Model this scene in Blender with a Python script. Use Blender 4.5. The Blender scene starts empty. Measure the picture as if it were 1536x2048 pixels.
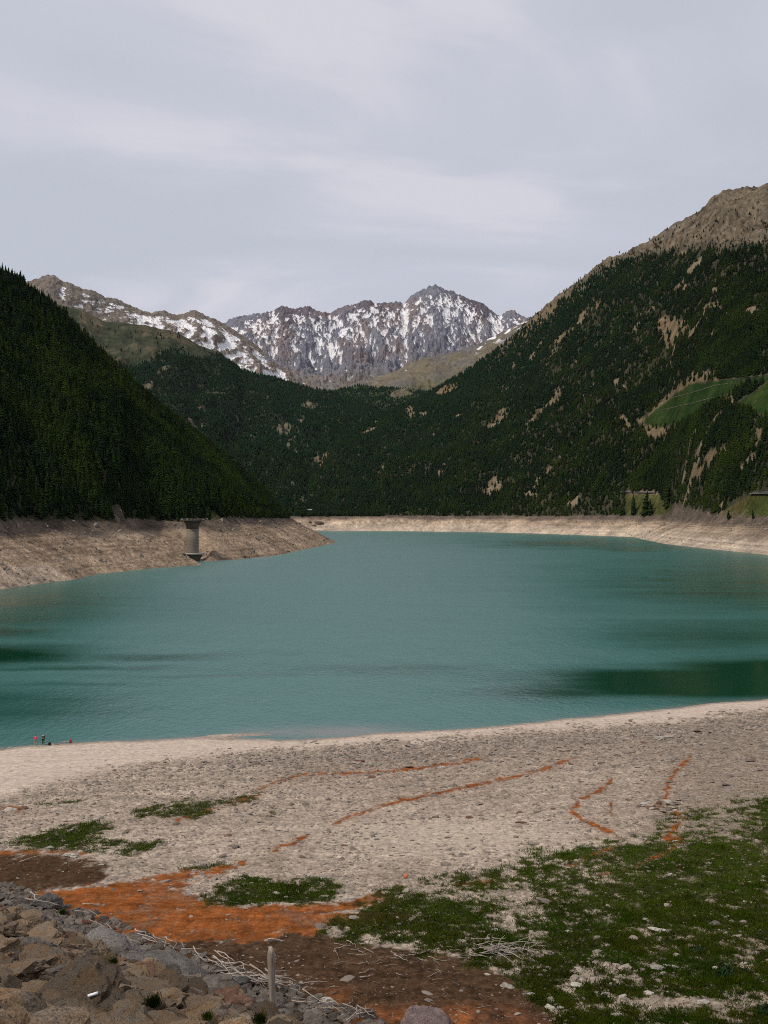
import bpy, bmesh, math, random
import numpy as np
from mathutils import Vector, Matrix, noise as mnoise
R = math.radians
C = bpy.context.scene.collection
scene = bpy.context.scene
rnd = random.Random(7)
rng = np.random.default_rng(11)

# ------------------------------------------------------------------ camera
F = 2000.0            # focal length in photograph pixels
CX, CY = 768.0, 1024.0
CAMZ = 39.0           # eye height above the lake
cam_d = bpy.data.cameras.new('camera'); cam = bpy.data.objects.new('camera', cam_d); C.objects.link(cam)
cam.location = (0, 0, CAMZ); cam.rotation_euler = (R(90), 0, 0)
cam_d.sensor_fit = 'VERTICAL'; cam_d.sensor_height = 36; cam_d.lens = 36 * F / 2048
cam_d.clip_start = 0.5; cam_d.clip_end = 60000
scene.camera = cam
# ------------------------------------------------------------------ light
SUN_EL, SUN_AZ = 50.0, -118.0     # azimuth from +Y (view direction), negative = left
az, el = R(SUN_AZ), R(SUN_EL)
sun_dir = Vector((math.sin(az) * math.cos(el), math.cos(az) * math.cos(el), math.sin(el)))
sd = bpy.data.lights.new('sun', 'SUN'); sun = bpy.data.objects.new('sun', sd); C.objects.link(sun)
sd.energy = 3.0; sd.angle = R(1.0); sd.color = (1.0, 0.92, 0.81)
sun.rotation_euler = sun_dir.to_track_quat('Z', 'Y').to_euler(); sun.location = (-200, -200, 400)
scene.view_settings.view_transform = 'Standard'; scene.view_settings.look = 'None'
scene.view_settings.exposure = 0.0; scene.view_settings.gamma = 1
scene.cycles.max_bounces = 5; scene.cycles.diffuse_bounces = 2; scene.cycles.glossy_bounces = 2
scene.cycles.volume_bounces = 0; scene.cycles.transparent_max_bounces = 4
scene.cycles.use_denoising = False; scene.cycles.filter_width = 1.0

world = bpy.data.worlds.new('World'); scene.world = world; world.use_nodes = True
nt = world.node_tree; N = nt.nodes; L = nt.links; N.clear()
def wn(t, **k):
    n = N.new(t)
    for a, b in k.items(): setattr(n, a, b)
    return n
sky = wn('ShaderNodeTexSky'); sky.sky_type = 'NISHITA'; sky.sun_disc = False
sky.sun_elevation = el; sky.sun_rotation = az; sky.altitude = 1700
bg1 = wn('ShaderNodeBackground'); bg1.inputs[1].default_value = 0.1; L.new(sky.outputs[0], bg1.inputs[0])
tc = wn('ShaderNodeTexCoord')
sx = wn('ShaderNodeSeparateXYZ'); L.new(tc.outputs['Generated'], sx.inputs[0])
# project the view direction on a cloud sheet high above
zc = wn('ShaderNodeMath', operation='MAXIMUM'); L.new(sx.outputs['Z'], zc.inputs[0]); zc.inputs[1].default_value = 0.0
za = wn('ShaderNodeMath', operation='ADD'); L.new(zc.outputs[0], za.inputs[0]); za.inputs[1].default_value = 0.22
dx = wn('ShaderNodeMath', operation='DIVIDE'); L.new(sx.outputs['X'], dx.inputs[0]); L.new(za.outputs[0], dx.inputs[1])
dy = wn('ShaderNodeMath', operation='DIVIDE'); L.new(sx.outputs['Y'], dy.inputs[0]); L.new(za.outputs[0], dy.inputs[1])
cb = wn('ShaderNodeCombineXYZ'); L.new(dx.outputs[0], cb.inputs[0]); L.new(dy.outputs[0], cb.inputs[1])
n1 = wn('ShaderNodeTexNoise'); n1.inputs['Scale'].default_value = 0.9; n1.inputs['Detail'].default_value = 6
n1.inputs['Roughness'].default_value = 0.42; n1.inputs['Distortion'].default_value = 0.6
L.new(cb.outputs[0], n1.inputs['Vector'])
mp = wn('ShaderNodeMapping'); mp.inputs['Scale'].default_value = (1.3, 3.2, 1); mp.inputs['Location'].default_value = (3.1, 1.7, 0)
mp.inputs['Rotation'].default_value = (0, 0, R(24))
L.new(cb.outputs[0], mp.inputs[0])
n2 = wn('ShaderNodeTexNoise'); n2.inputs['Scale'].default_value = 0.8; n2.inputs['Detail'].default_value = 7
n2.inputs['Roughness'].default_value = 0.5; n2.inputs['Distortion'].default_value = 0.9
L.new(mp.outputs[0], n2.inputs['Vector'])
ad = wn('ShaderNodeMath', operation='ADD'); L.new(n1.outputs[0], ad.inputs[0]); L.new(n2.outputs[0], ad.inputs[1])
# a little more light high up, where the veil is thinner in front of the sun
zz = wn('ShaderNodeMath', operation='MULTIPLY'); L.new(zc.outputs[0], zz.inputs[0]); zz.inputs[1].default_value = 0.40
ad2 = wn('ShaderNodeMath', operation='ADD'); L.new(ad.outputs[0], ad2.inputs[0]); L.new(zz.outputs[0], ad2.inputs[1])
rp = wn('ShaderNodeValToRGB'); L.new(ad2.outputs[0], rp.inputs[0])
e = rp.color_ramp.elements
e[0].position = 0.80; e[0].color = (0.545, 0.575, 0.65, 1)
e[1].position = 1.0; e[1].color = (0.69, 0.685, 0.75, 1)
m = rp.color_ramp.elements.new(0.92); m.color = (0.595, 0.605, 0.69, 1)
# ramp input is clamped to 1: scale the sum
sc_ = wn('ShaderNodeMath', operation='MULTIPLY'); L.new(ad2.outputs[0], sc_.inputs[0]); sc_.inputs[1].default_value = 0.80
L.new(sc_.outputs[0], rp.inputs[0])
bg2 = wn('ShaderNodeBackground'); bg2.inputs[1].default_value = 1.0; L.new(rp.outputs[0], bg2.inputs[0])
mx = wn('ShaderNodeMixShader'); mx.inputs[0].default_value = 0.94
L.new(bg1.outputs[0], mx.inputs[1]); L.new(bg2.outputs[0], mx.inputs[2])
wo = wn('ShaderNodeOutputWorld'); L.new(mx.outputs[0], wo.inputs[0])

# ------------------------------------------------------------------ helpers
def tag(o, label=None, cat=None, group=None, kind=None):
    if label: o['label'] = label
    if cat: o['category'] = cat
    if group: o['group'] = group
    if kind: o['kind'] = kind
    return o
def empty(name, loc=(0, 0, 0), rz=0.0):
    o = bpy.data.objects.new(name, None); C.objects.link(o); o.location = loc; o.rotation_euler = (0, 0, rz)
    o.empty_display_size = 0.3
    return o
def linkmesh(name, me, mat=None, parent=None):
    o = bpy.data.objects.new(name, me); C.objects.link(o)
    if mat: me.materials.clear(); me.materials.append(mat)
    if parent: o.parent = parent
    return o
def from_bm(name, bm, mat=None, parent=None, smooth=True):
    me = bpy.data.meshes.new(name); bm.to_mesh(me); bm.free()
    me.polygons.foreach_set('use_smooth', [smooth] * len(me.polygons))
    return linkmesh(name, me, mat, parent)
def copy_tree(o, parent=None):
    c = o.copy(); C.objects.link(c); c.parent = parent
    for ch in list(o.children): copy_tree(ch, c)
    return c

rs = np.random.RandomState(5)
PERM = np.concatenate([rs.permutation(512)] * 2).astype(np.int64)
ANG = rs.rand(512) * 2 * np.pi
GX, GY = np.cos(ANG), np.sin(ANG)
def pn(x, y, seed=0):
    x = np.asarray(x, float) + seed * 17.31; y = np.asarray(y, float) - seed * 9.73
    xi = np.floor(x).astype(np.int64); yi = np.floor(y).astype(np.int64)
    xf = x - xi; yf = y - yi
    u = xf * xf * xf * (xf * (xf * 6 - 15) + 10); v = yf * yf * yf * (yf * (yf * 6 - 15) + 10)
    def g(ix, iy, fx, fy):
        h = PERM[(PERM[ix & 511] + iy) & 511]
        return GX[h] * fx + GY[h] * fy
    a = g(xi, yi, xf, yf); b = g(xi + 1, yi, xf - 1, yf)
    c = g(xi, yi + 1, xf, yf - 1); d = g(xi + 1, yi + 1, xf - 1, yf - 1)
    return ((a + u * (b - a)) + v * ((c + u * (d - c)) - (a + u * (b - a)))) * 1.5
def fbm(x, y, o=5, seed=0, gain=0.5):
    s = 0; a = 1; t = 0
    for i in range(o):
        s = s + a * pn(x * 2 ** i, y * 2 ** i, seed + i); t += a; a *= gain
    return s / t
def ridged(x, y, o=5, seed=0, gain=0.5):
    s = 0; a = 1; t = 0
    for i in range(o):
        s = s + a * (1 - np.abs(pn(x * 2 ** i, y * 2 ** i, seed + i)) * 2); t += a; a *= gain
    return s / t
def sst(x, a, b):
    t = np.clip((x - a) / (b - a), 0, 1); return t * t * (3 - 2 * t)
def lerp(a, b, t): return a + (b - a) * t
def interp(px, tab):
    tab = np.array(tab, float); return np.interp(px, tab[:, 0], tab[:, 1])
def seg_dist(x, y, pts, closed=False):
    d = np.full(np.shape(x), 1e18); n = len(pts)
    for i in range(n if closed else n - 1):
        ax, ay = pts[i]; bx, by = pts[(i + 1) % n]
        vx, vy = bx - ax, by - ay; q = vx * vx + vy * vy + 1e-12
        t = np.clip(((x - ax) * vx + (y - ay) * vy) / q, 0, 1)
        d = np.minimum(d, (x - ax - t * vx) ** 2 + (y - ay - t * vy) ** 2)
    return np.sqrt(d)
def inside(x, y, pts):
    r = np.zeros(np.shape(x), bool); n = len(pts); j = n - 1
    for i in range(n):
        xi, yi = pts[i]; xj, yj = pts[j]
        if yi != yj:
            r ^= ((yi > y) != (yj > y)) & (x < (xj - xi) * (y - yi) / (yj - yi) + xi)
        j = i
    return r
def sdf(x, y, pts):           # positive inside
    d = seg_dist(x, y, pts, True); return np.where(inside(x, y, pts), d, -d)

def grid_mesh(name, X, Y, Z, col=None, attrs=None, mat=None):
    nr, nc = X.shape
    me = bpy.data.meshes.new(name)
    v = np.stack([X, Y, Z], -1).reshape(-1, 3).astype(np.float32)
    idx = np.arange(nr * nc).reshape(nr, nc)
    f = np.stack([idx[:-1, :-1], idx[:-1, 1:], idx[1:, 1:], idx[1:, :-1]], -1).reshape(-1, 4).astype(np.int32)
    me.vertices.add(len(v)); me.vertices.foreach_set('co', v.ravel())
    me.loops.add(f.size); me.loops.foreach_set('vertex_index', f.ravel())
    me.polygons.add(len(f)); me.polygons.foreach_set('loop_start', np.arange(0, f.size, 4, dtype=np.int32))
    me.update(calc_edges=True)
    me.polygons.foreach_set('use_smooth', np.ones(len(f), bool))
    if col is not None:
        a = me.color_attributes.new('col', 'FLOAT_COLOR', 'POINT')
        c = np.concatenate([np.clip(col.reshape(-1, 3), 0, 1), np.ones((len(v), 1))], 1).astype(np.float32)
        a.data.foreach_set('color', c.ravel())
    for k, arr in (attrs or {}).items():
        a = me.attributes.new(k, 'FLOAT', 'POINT'); a.data.foreach_set('value', arr.ravel().astype(np.float32))
    return linkmesh(name, me, mat)

# ------------------------------------------------------------------ materials
def newmat(name):
    m = bpy.data.materials.new(name); m.use_nodes = True
    nt = m.node_tree; b = nt.nodes['Principled BSDF']; b.inputs['Roughness'].default_value = 0.9
    b.inputs['Specular IOR Level'].default_value = 0.25
    return m, nt, b
def nd(nt, t, **k):
    n = nt.nodes.new(t)
    for a, b in k.items():
        if a in n.inputs.keys(): n.inputs[a].default_value = b
        else: setattr(n, a, b)
    return n
def mixc(nt, fac, a, b, blend='MIX'):
    n = nt.nodes.new('ShaderNodeMix'); n.data_type = 'RGBA'; n.blend_type = blend
    for s, v in ((0, fac), (6, a), (7, b)):
        if hasattr(v, 'is_output'): nt.links.new(v, n.inputs[s])
        elif isinstance(v, tuple): n.inputs[s].default_value = (*v, 1) if len(v) == 3 else v
        else: n.inputs[s].default_value = v
    return n.outputs[2]
def mrange(nt, v, a, b, c=0.0, d=1.0):
    n = nt.nodes.new('ShaderNodeMapRange'); nt.links.new(v, n.inputs[0])
    for i, q in enumerate((a, b, c, d)): n.inputs[i + 1].default_value = q
    return n.outputs[0]
def noise_tex(nt, vec, scale, detail=5, rough=0.55, dist=0.0):
    n = nd(nt, 'ShaderNodeTexNoise', Scale=scale, Detail=detail, Roughness=rough, Distortion=dist)
    if vec is not None: nt.links.new(vec, n.inputs['Vector'])
    return n.outputs[0]
def bump(nt, h, b, strength, dist):
    n = nd(nt, 'ShaderNodeBump', Strength=strength, Distance=dist); nt.links.new(h, n.inputs['Height'])
    nt.links.new(n.outputs[0], b.inputs['Normal']); return n

def terrain_mat(name, s1, s2, lo=0.7, hi=1.3, bs=0.4, bd=0.3, rough=0.95):
    m, nt, b = newmat(name); b.inputs['Roughness'].default_value = rough
    b.inputs['Specular IOR Level'].default_value = 0.02
    a = nd(nt, 'ShaderNodeVertexColor', layer_name='col'); g = nd(nt, 'ShaderNodeNewGeometry')
    n1 = noise_tex(nt, g.outputs['Position'], s1, 6, 0.6); n2 = noise_tex(nt, g.outputs['Position'], s2, 5, 0.65)
    k = nd(nt, 'ShaderNodeMath', operation='MULTIPLY'); nt.links.new(mrange(nt, n1, 0.3, 0.7, lo, hi), k.inputs[0]); nt.links.new(mrange(nt, n2, 0.3, 0.7, lo, hi), k.inputs[1])
    hsv = nd(nt, 'ShaderNodeHueSaturation'); nt.links.new(a.outputs[0], hsv.inputs['Color']); nt.links.new(k.outputs[0], hsv.inputs['Value'])
    nt.links.new(hsv.outputs[0], b.inputs['Base Color'])
    bump(nt, n2, b, bs, bd)
    return m
M_ground = terrain_mat('beach_ground', 1.6, 8.0, 0.66, 1.34, 0.6, 0.09)
M_hills = terrain_mat('lakeside_slopes', 0.03, 0.4, 0.62, 1.38, 1.0, 2.5)
M_far = terrain_mat('far_rock', 0.01, 0.05, 0.8, 1.2, 1.0, 16.0)

def rock_mat(name, c1, c2, c3, scale=1.0, lichen=None, wear=None, dark=0.5, bs=0.8):
    m, nt, b = newmat(name); tcn = nd(nt, 'ShaderNodeTexCoord'); oi = nd(nt, 'ShaderNodeObjectInfo')
    va = nd(nt, 'ShaderNodeVectorMath', operation='ADD'); nt.links.new(tcn.outputs['Object'], va.inputs[0])
    sc = nd(nt, 'ShaderNodeVectorMath', operation='SCALE'); sc.inputs['Scale'].default_value = 37.0
    cmb = nd(nt, 'ShaderNodeCombineXYZ'); nt.links.new(oi.outputs['Random'], cmb.inputs[0]); nt.links.new(oi.outputs['Random'], cmb.inputs[2])
    nt.links.new(cmb.outputs[0], sc.inputs[0]); nt.links.new(sc.outputs[0], va.inputs[1])
    v = va.outputs[0]
    nA = noise_tex(nt, v, 1.6 * scale, 6, 0.6, 0.4); nB = noise_tex(nt, v, 7 * scale, 6, 0.7)
    c = mixc(nt, mrange(nt, oi.outputs['Random'], 0, 1), c1, c2)
    c = mixc(nt, mrange(nt, nA, 0.42, 0.62), c, c3)
    c = mixc(nt, mrange(nt, nB, 0.30, 0.46, 0.0, 1), mixc(nt, 0.0, (0.03, 0.022, 0.016), (0, 0, 0)), c)
    if lichen:
        nC = noise_tex(nt, v, 4.5 * scale, 6, 0.75)
        c = mixc(nt, mrange(nt, nC, 0.58, 0.66), c, lichen)
    vv = nd(nt, 'ShaderNodeHueSaturation'); nt.links.new(c, vv.inputs['Color'])
    mul = nd(nt, 'ShaderNodeMath', operation='MULTIPLY_ADD'); nt.links.new(oi.outputs['Random'], mul.inputs[0]); mul.inputs[1].default_value = 523.7; mul.inputs[2].default_value = 0
    fr = nd(nt, 'ShaderNodeMath', operation='FRACT'); nt.links.new(mul.outputs[0], fr.inputs[0])
    nt.links.new(mrange(nt, fr.outputs[0], 0, 1, dark, 1.25), vv.inputs['Value'])
    nt.links.new(vv.outputs[0], b.inputs['Base Color'])
    nS = noise_tex(nt, v, 28 * scale, 4, 0.7); mS = nd(nt, 'ShaderNodeMath', operation='MULTIPLY_ADD'); nt.links.new(nS, mS.inputs[0]); mS.inputs[1].default_value = 0.4; nt.links.new(nB, mS.inputs[2])
    h2 = nd(nt, 'ShaderNodeHueSaturation'); nt.links.new(vv.outputs[0], h2.inputs['Color']); nt.links.new(mrange(nt, nS, 0.36, 0.60, 0.55, 1.25), h2.inputs['Value']); nt.links.new(h2.outputs[0], b.inputs['Base Color'])
    bump(nt, mS.outputs[0], b, bs, 0.10)
    return m
M_rock = rock_mat('brown_riprap_rock', (0.29, 0.215, 0.145), (0.22, 0.175, 0.13), (0.26, 0.16, 0.08), 1.3, (0.30, 0.26, 0.18), None, 0.35, 1.0)
M_rock_grey = rock_mat('grey_toe_rock', (0.175, 0.145, 0.118), (0.13, 0.105, 0.082), (0.21, 0.18, 0.155), 1.4)
M_stone = rock_mat('beach_stone', (0.29, 0.245, 0.20), (0.21, 0.175, 0.145), (0.25, 0.205, 0.17), 1.0, None, None, 0.5, 0.4)
M_pale = rock_mat('pale_cobble', (0.42, 0.39, 0.34), (0.33, 0.30, 0.26), (0.28, 0.25, 0.21), 1.0, None, None, 0.75, 0.3)
M_slab = rock_mat('grey_slab_rock', (0.17, 0.155, 0.143), (0.15, 0.138, 0.128), (0.10, 0.092, 0.084), 0.8, None, None, 0.9, 1.0)
M_pink = rock_mat('pinkish_granite', (0.34, 0.25, 0.23), (0.30, 0.23, 0.21), (0.22, 0.16, 0.15), 2.0, (0.4, 0.33, 0.31), None, 0.9, 1.0)
M_rust = rock_mat('rusty_red_rock', (0.19, 0.10, 0.065), (0.20, 0.11, 0.07), (0.13, 0.07, 0.045), 1.0, None, None, 0.7, 0.7)

def wood_mat(name, c1, c2, sc=(14, 14, 1.5)):
    m, nt, b = newmat(name); tcn = nd(nt, 'ShaderNodeTexCoord'); mpn = nd(nt, 'ShaderNodeMapping'); mpn.inputs['Scale'].default_value = sc
    nt.links.new(tcn.outputs['Object'], mpn.inputs[0])
    n = noise_tex(nt, mpn.outputs[0], 2.0, 6, 0.65, 0.3)
    oi = nd(nt, 'ShaderNodeObjectInfo')
    c = mixc(nt, mrange(nt, n, 0.35, 0.65), c1, c2)
    h = nd(nt, 'ShaderNodeHueSaturation'); nt.links.new(c, h.inputs['Color']); nt.links.new(mrange(nt, oi.outputs['Random'], 0, 1, 0.6, 1.1), h.inputs['Value'])
    nt.links.new(h.outputs[0], b.inputs['Base Color']); bump(nt, n, b, 0.6, 0.02)
    return m
M_drift = wood_mat('bleached_driftwood', (0.24, 0.195, 0.155), (0.46, 0.41, 0.36))
M_post = wood_mat('weathered_post_wood', (0.26, 0.21, 0.165), (0.56, 0.48, 0.40), (9, 9, 0.6))

def flat_mat(name, c, rough=0.8, var=0.15, scale=3.0, metal=0.0):
    m, nt, b = newmat(name); b.inputs['Roughness'].default_value = rough; b.inputs['Metallic'].default_value = metal
    tcn = nd(nt, 'ShaderNodeTexCoord'); n = noise_tex(nt, tcn.outputs['Object'], scale, 5, 0.6)
    lo = tuple(x * (1 - var) for x in c); hi = tuple(min(1, x * (1 + var)) for x in c)
    nt.links.new(mixc(nt, mrange(nt, n, 0.35, 0.65), lo, hi), b.inputs['Base Color'])
    return m

def foliage_mat(name, ca, cb, cc, pscale=0.012, far=None):
    m, nt, b = newmat(name); b.inputs['Roughness'].default_value = 0.9; b.inputs['Specular IOR Level'].default_value = 0.01
    oi = nd(nt, 'ShaderNodeObjectInfo'); g = nd(nt, 'ShaderNodeNewGeometry')
    n = noise_tex(nt, g.outputs['Position'], pscale, 4, 0.6)
    c = mixc(nt, mrange(nt, oi.outputs['Random'], 0, 1), ca, cb)
    c = mixc(nt, mrange(nt, n, 0.47, 0.62), c, cc)
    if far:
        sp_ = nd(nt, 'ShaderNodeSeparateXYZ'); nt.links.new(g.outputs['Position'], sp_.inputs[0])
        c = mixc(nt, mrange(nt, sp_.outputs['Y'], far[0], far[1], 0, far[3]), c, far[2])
    n2 = noise_tex(nt, g.outputs['Position'], 0.6, 3, 0.6)
    h = nd(nt, 'ShaderNodeHueSaturation'); nt.links.new(c, h.inputs['Color']); nt.links.new(mrange(nt, n2, 0.3, 0.7, 0.6, 1.4), h.inputs['Value'])
    nt.links.new(h.outputs[0], b.inputs['Base Color'])
    return m
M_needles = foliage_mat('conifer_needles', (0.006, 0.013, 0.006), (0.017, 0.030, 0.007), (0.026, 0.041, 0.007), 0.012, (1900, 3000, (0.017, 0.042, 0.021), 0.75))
M_bark = flat_mat('conifer_bark', (0.09, 0.07, 0.055), 0.9, 0.3, 4)
M_grass = foliage_mat('short_grass', (0.018, 0.030, 0.002), (0.050, 0.058, 0.006), (0.022, 0.044, 0.003), 0.25, (44, 72, (0.055, 0.085, 0.008), 0.75))
M_shrub = foliage_mat('dark_shrub_leaves', (0.014, 0.028, 0.010), (0.02, 0.036, 0.012), (0.018, 0.034, 0.012), 0.3)

# ------------------------------------------------------------------ near shore (beach) height
SHORE = [(-600, 1520), (-200, 1508), (0, 1498), (50, 1492), (150, 1487), (200, 1484), (300, 1479), (400, 1475), (500, 1478), (560, 1480), (600, 1479),
         (700, 1473), (768, 1466), (850, 1463), (950, 1456), (1020, 1451), (1060, 1446), (1130, 1438), (1200, 1431), (1300, 1421),
         (1400, 1409), (1470, 1403), (1536, 1398), (1800, 1380), (2200, 1360)]
def dam_plane(X, Y): return -0.288 * X - 0.449 * Y + 36.36
def beach_base(X, Y):
    Y = np.maximum(Y, 0.5); px = np.clip(CX + F * X / Y, -600, 2200)
    Ds = F * CAMZ / (interp(px, SHORE) - CY)
    Ds = Ds + 0.8 * pn(X / 9, Y / 20, 3) + 0.4 * pn(X / 2.5, Y / 6, 4)
    t = (Ds - Y) / (Ds - 36)
    land = 20.5 * (0.45 * np.clip(t, 0, 1) + 0.55 * np.clip(t, 0, 1) ** 1.6) + np.clip(36 - Y, 0, 60) * 0.17
    z = np.where(t > 0, land, np.maximum((Ds - Y) * 0.10, -6))
    # pale spit beside the shallow inlet
    ppy = CY + F * CAMZ / np.maximum(Y, 30)
    sp = np.exp(-((ppy - interp(px, [(380, 1473), (450, 1470), (500, 1468), (560, 1468), (578, 1471)])) / 4.2) ** 2) * sst(px, 380, 450) * (1 - sst(px, 566, 580))
    return z + 0.42 * sp
def ground_h(X, Y):
    b = beach_base(X, Y)
    amp = sst(b, 0.3, 5)
    b = b + amp * (0.45 * fbm(X / 14, Y / 22, 4, 21) + 0.10 * fbm(X / 2.2, Y / 2.2, 4, 25)) + 0.02 * fbm(X / 0.8, Y / 0.8, 3, 29)
    d = dam_plane(X, Y) + 0.35 * fbm(X / 3, Y / 3, 4, 31) - 0.15
    return np.maximum(b, d)
def ground_at(px, py):        # where the sight line through a photograph pixel meets the near ground
    Ys = np.geomspace(6, 260, 1400); X = (px - CX) / F * Ys; zr = CAMZ - (py - CY) / F * Ys
    g = ground_h(X, Ys); k = int(np.argmax(g >= zr)) if (g >= zr).any() else len(Ys) - 1
    return float(X[k]), float(Ys[k]), float(g[k])

# ------------------------------------------------------------------ ground masks (traced places on the beach)
GRASS = [
 [(245,1632),(300,1608),(340,1600),(430,1592),(520,1583),(515,1600),(440,1615),(450,1630),(400,1645),(340,1640),(290,1645)],
 [(5,1690),(80,1660),(150,1642),(200,1642),(248,1652),(210,1670),(325,1685),(320,1700),(250,1715),(200,1712),(100,1705),(40,1703)],
 [(70,1612),(120,1600),(175,1598),(140,1612)],
 [(510,1632),(580,1610),(550,1632)],
 [(320,1748),(400,1736),(500,1724),(490,1732),(420,1744)],
 [(390,1800),(440,1770),(500,1750),(560,1748),(640,1755),(665,1775),(660,1800),(620,1815),(520,1812),(430,1810)],
 [(620,1870),(660,1840),(720,1800),(770,1770),(830,1755),(950,1745),(1020,1735),(1010,1710),(1060,1700),(1150,1690),(1250,1670),(1330,1640),(1400,1610),(1480,1592),(1536,1588),(2300,1560),(2300,2600),(1100,2600),(1100,2048),(1040,2000),(1000,1960),(900,1920),(760,1900),(680,1885)]]
SPARSE = [(1030,1820,60,50,1.0),(1230,1950,100,35,1.1),(1380,2005,190,14,1.3),(1050,1935,40,30,.8),(870,1770,120,22,.75),(1400,1640,160,40,.8),(1130,1790,60,30,.6),
          (1180,1745,60,20,.5),(960,1790,60,30,.6),(560,1760,60,12,.5),(230,1700,50,14,.9),(1000,1715,60,12,.3),(650,1870,60,18,.6),(1480,1990,60,20,.9),(1190,1830,70,14,.5),(1100,1960,50,20,.5),(420,1780,60,30,.6)]
ORANGE = [[(30,1790),(100,1783),(200,1775),(250,1765),(320,1758),(420,1740),(500,1725),(480,1738),(400,1756),(340,1775),(420,1800),(520,1812),(620,1812),(700,1805),(760,1790),(805,1795),(740,1815),(650,1830),(720,1822),(800,1822),(830,1830),(780,1838),(680,1845),(620,1865),(500,1880),(300,1880),(150,1860),(60,1815)]]
OLINES = [([(0,1706),(120,1704),(175,1707)],2.5),([(515,1578),(560,1562),(610,1548),(690,1547),(760,1545),(830,1537),(900,1527),(960,1518)],3),
 ([(662,1650),(690,1638),(740,1620),(800,1603),(850,1592),(920,1577),(1000,1560),(1060,1548),(1110,1530),(1150,1515)],3.4),
 ([(545,1700),(580,1688),(610,1672)],3),([(1225,1560),(1200,1580),(1160,1600),(1143,1622),(1165,1640),(1200,1655),(1235,1670),(1235,1690),(1180,1710),(1140,1735)],4),
 ([(1380,1515),(1350,1545),(1335,1570),(1330,1595),(1345,1620),(1365,1635),(1350,1655),(1335,1670),(1355,1680),(1350,1695),(1320,1710),(1290,1725),(1250,1738),(1200,1750)],4.5),
 ([(1335,1676),(1362,1682)],8),([(355,1640),(420,1620),(480,1600),(520,1590)],3),([(0,1615),(40,1618)],5),([(915,1768),(985,1762)],4),([(1220,1600),(1223,1630)],3)]
BROWN = [[(300,1872),(500,1874),(620,1868),(640,1880),(760,1905),(900,1925),(1000,1960),(1050,2000),(1110,2048),(1110,2600),(300,2600),(200,1900)],
         [(-300,1700),(0,1706),(60,1705),(120,1710),(190,1725),(220,1745),(205,1770),(100,1783),(0,1788),(-300,1800)]]
SANDLINE = [(-600,1680),(0,1598),(100,1570),(200,1545),(300,1530),(450,1512),(600,1500),(768,1490),(900,1482),(1050,1465),(1150,1460),(1300,1452),(1400,1440),(1536,1425),(2200,1400)]
def beach_masks(X, Y, Z):
    px = CX + F * X / Y; py = CY + F * (CAMZ - Z) / Y
    wx = 1.0
    wpx = px + 16 * fbm(X / 1.6, Y / 3.2, 4, 41) + 34 * fbm(X / 6, Y / 12, 3, 45); wpy = py + 6 * fbm(X / 1.6, Y / 3.2, 4, 43) + 13 * fbm(X / 6, Y / 12, 3, 47)
    ng = fbm(X / 1.1, Y / 2.0, 5, 51, 0.65)
    ngl = fbm(X / 5, Y / 10, 3, 55)
    g = np.full(X.shape, -50.0)
    for P in GRASS: g = np.maximum(g, np.minimum(sdf(wpx, wpy, P), 30))
    big = sst(wpx, 600, 700) * (wpy > 1560)
    gm = sst(g / (9 + 19 * big) + 1.9 * ng + 0.8 * ngl - 0.05, 0, 0.7)
    sp = np.zeros(X.shape)
    for (a, b, c, d, s) in SPARSE: sp = np.maximum(sp, s * np.exp(-((wpx - a) / c) ** 2 - ((wpy - b) / d) ** 2))
    fine = fbm(X / 0.42, Y / 0.7, 3, 57, 0.7)
    gm = gm * sst(1.0 - 1.0 * sp + 1.5 * ng + 0.8 * ngl + 1.3 * fine, 0.1, 0.75)
    o = np.full(X.shape, -50.0)
    for P in ORANGE: o = np.maximum(o, np.minimum(sdf(wpx, wpy, P), 30))
    om = sst(o / 12 + 1.6 * ng + 0.35, 0, 0.7) * (0.72 + 0.28 * sst(ng + ngl, -0.3, 0.2))
    on2 = sst(fbm(X / 4, Y / 5, 3, 61) + 0.35, 0.0, 0.35)
    for P, w in OLINES:
        dd = seg_dist(px + 12 * fbm(X / 1.5, Y / 3, 4, 63), (py + 5 * fbm(X / 1.5, Y / 3, 4, 65)), P)
        om = np.maximum(om, sst(w - dd + 6 * ng, -1.5, 3.0) * (0.38 + 0.6 * on2)); om = np.maximum(om, 0.22 * np.exp(-dd / (2.5 * w)) * on2)
    bmk = np.full(X.shape, -50.0)
    for P in BROWN: bmk = np.maximum(bmk, np.minimum(sdf(wpx, wpy, P), 30))
    bm_ = sst(bmk / 14 + 1.6 * ng + 0.35 + 1.3 * (wpy > 1850) * (wpx > 560), 0, 1.0)
    sl = interp(px, SANDLINE); sand = sst((sl - wpy) / 16 + 1.2 * ng, -0.4, 1.0)
    return px, py, gm, om, bm_, sand, ng, ngl

pxs = np.arange(-420, 1980, 1.7)
pys = np.concatenate([np.arange(1330, 2060, 1.25)])
Yr = F * (CAMZ - 0) / (pys - CY)
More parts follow.
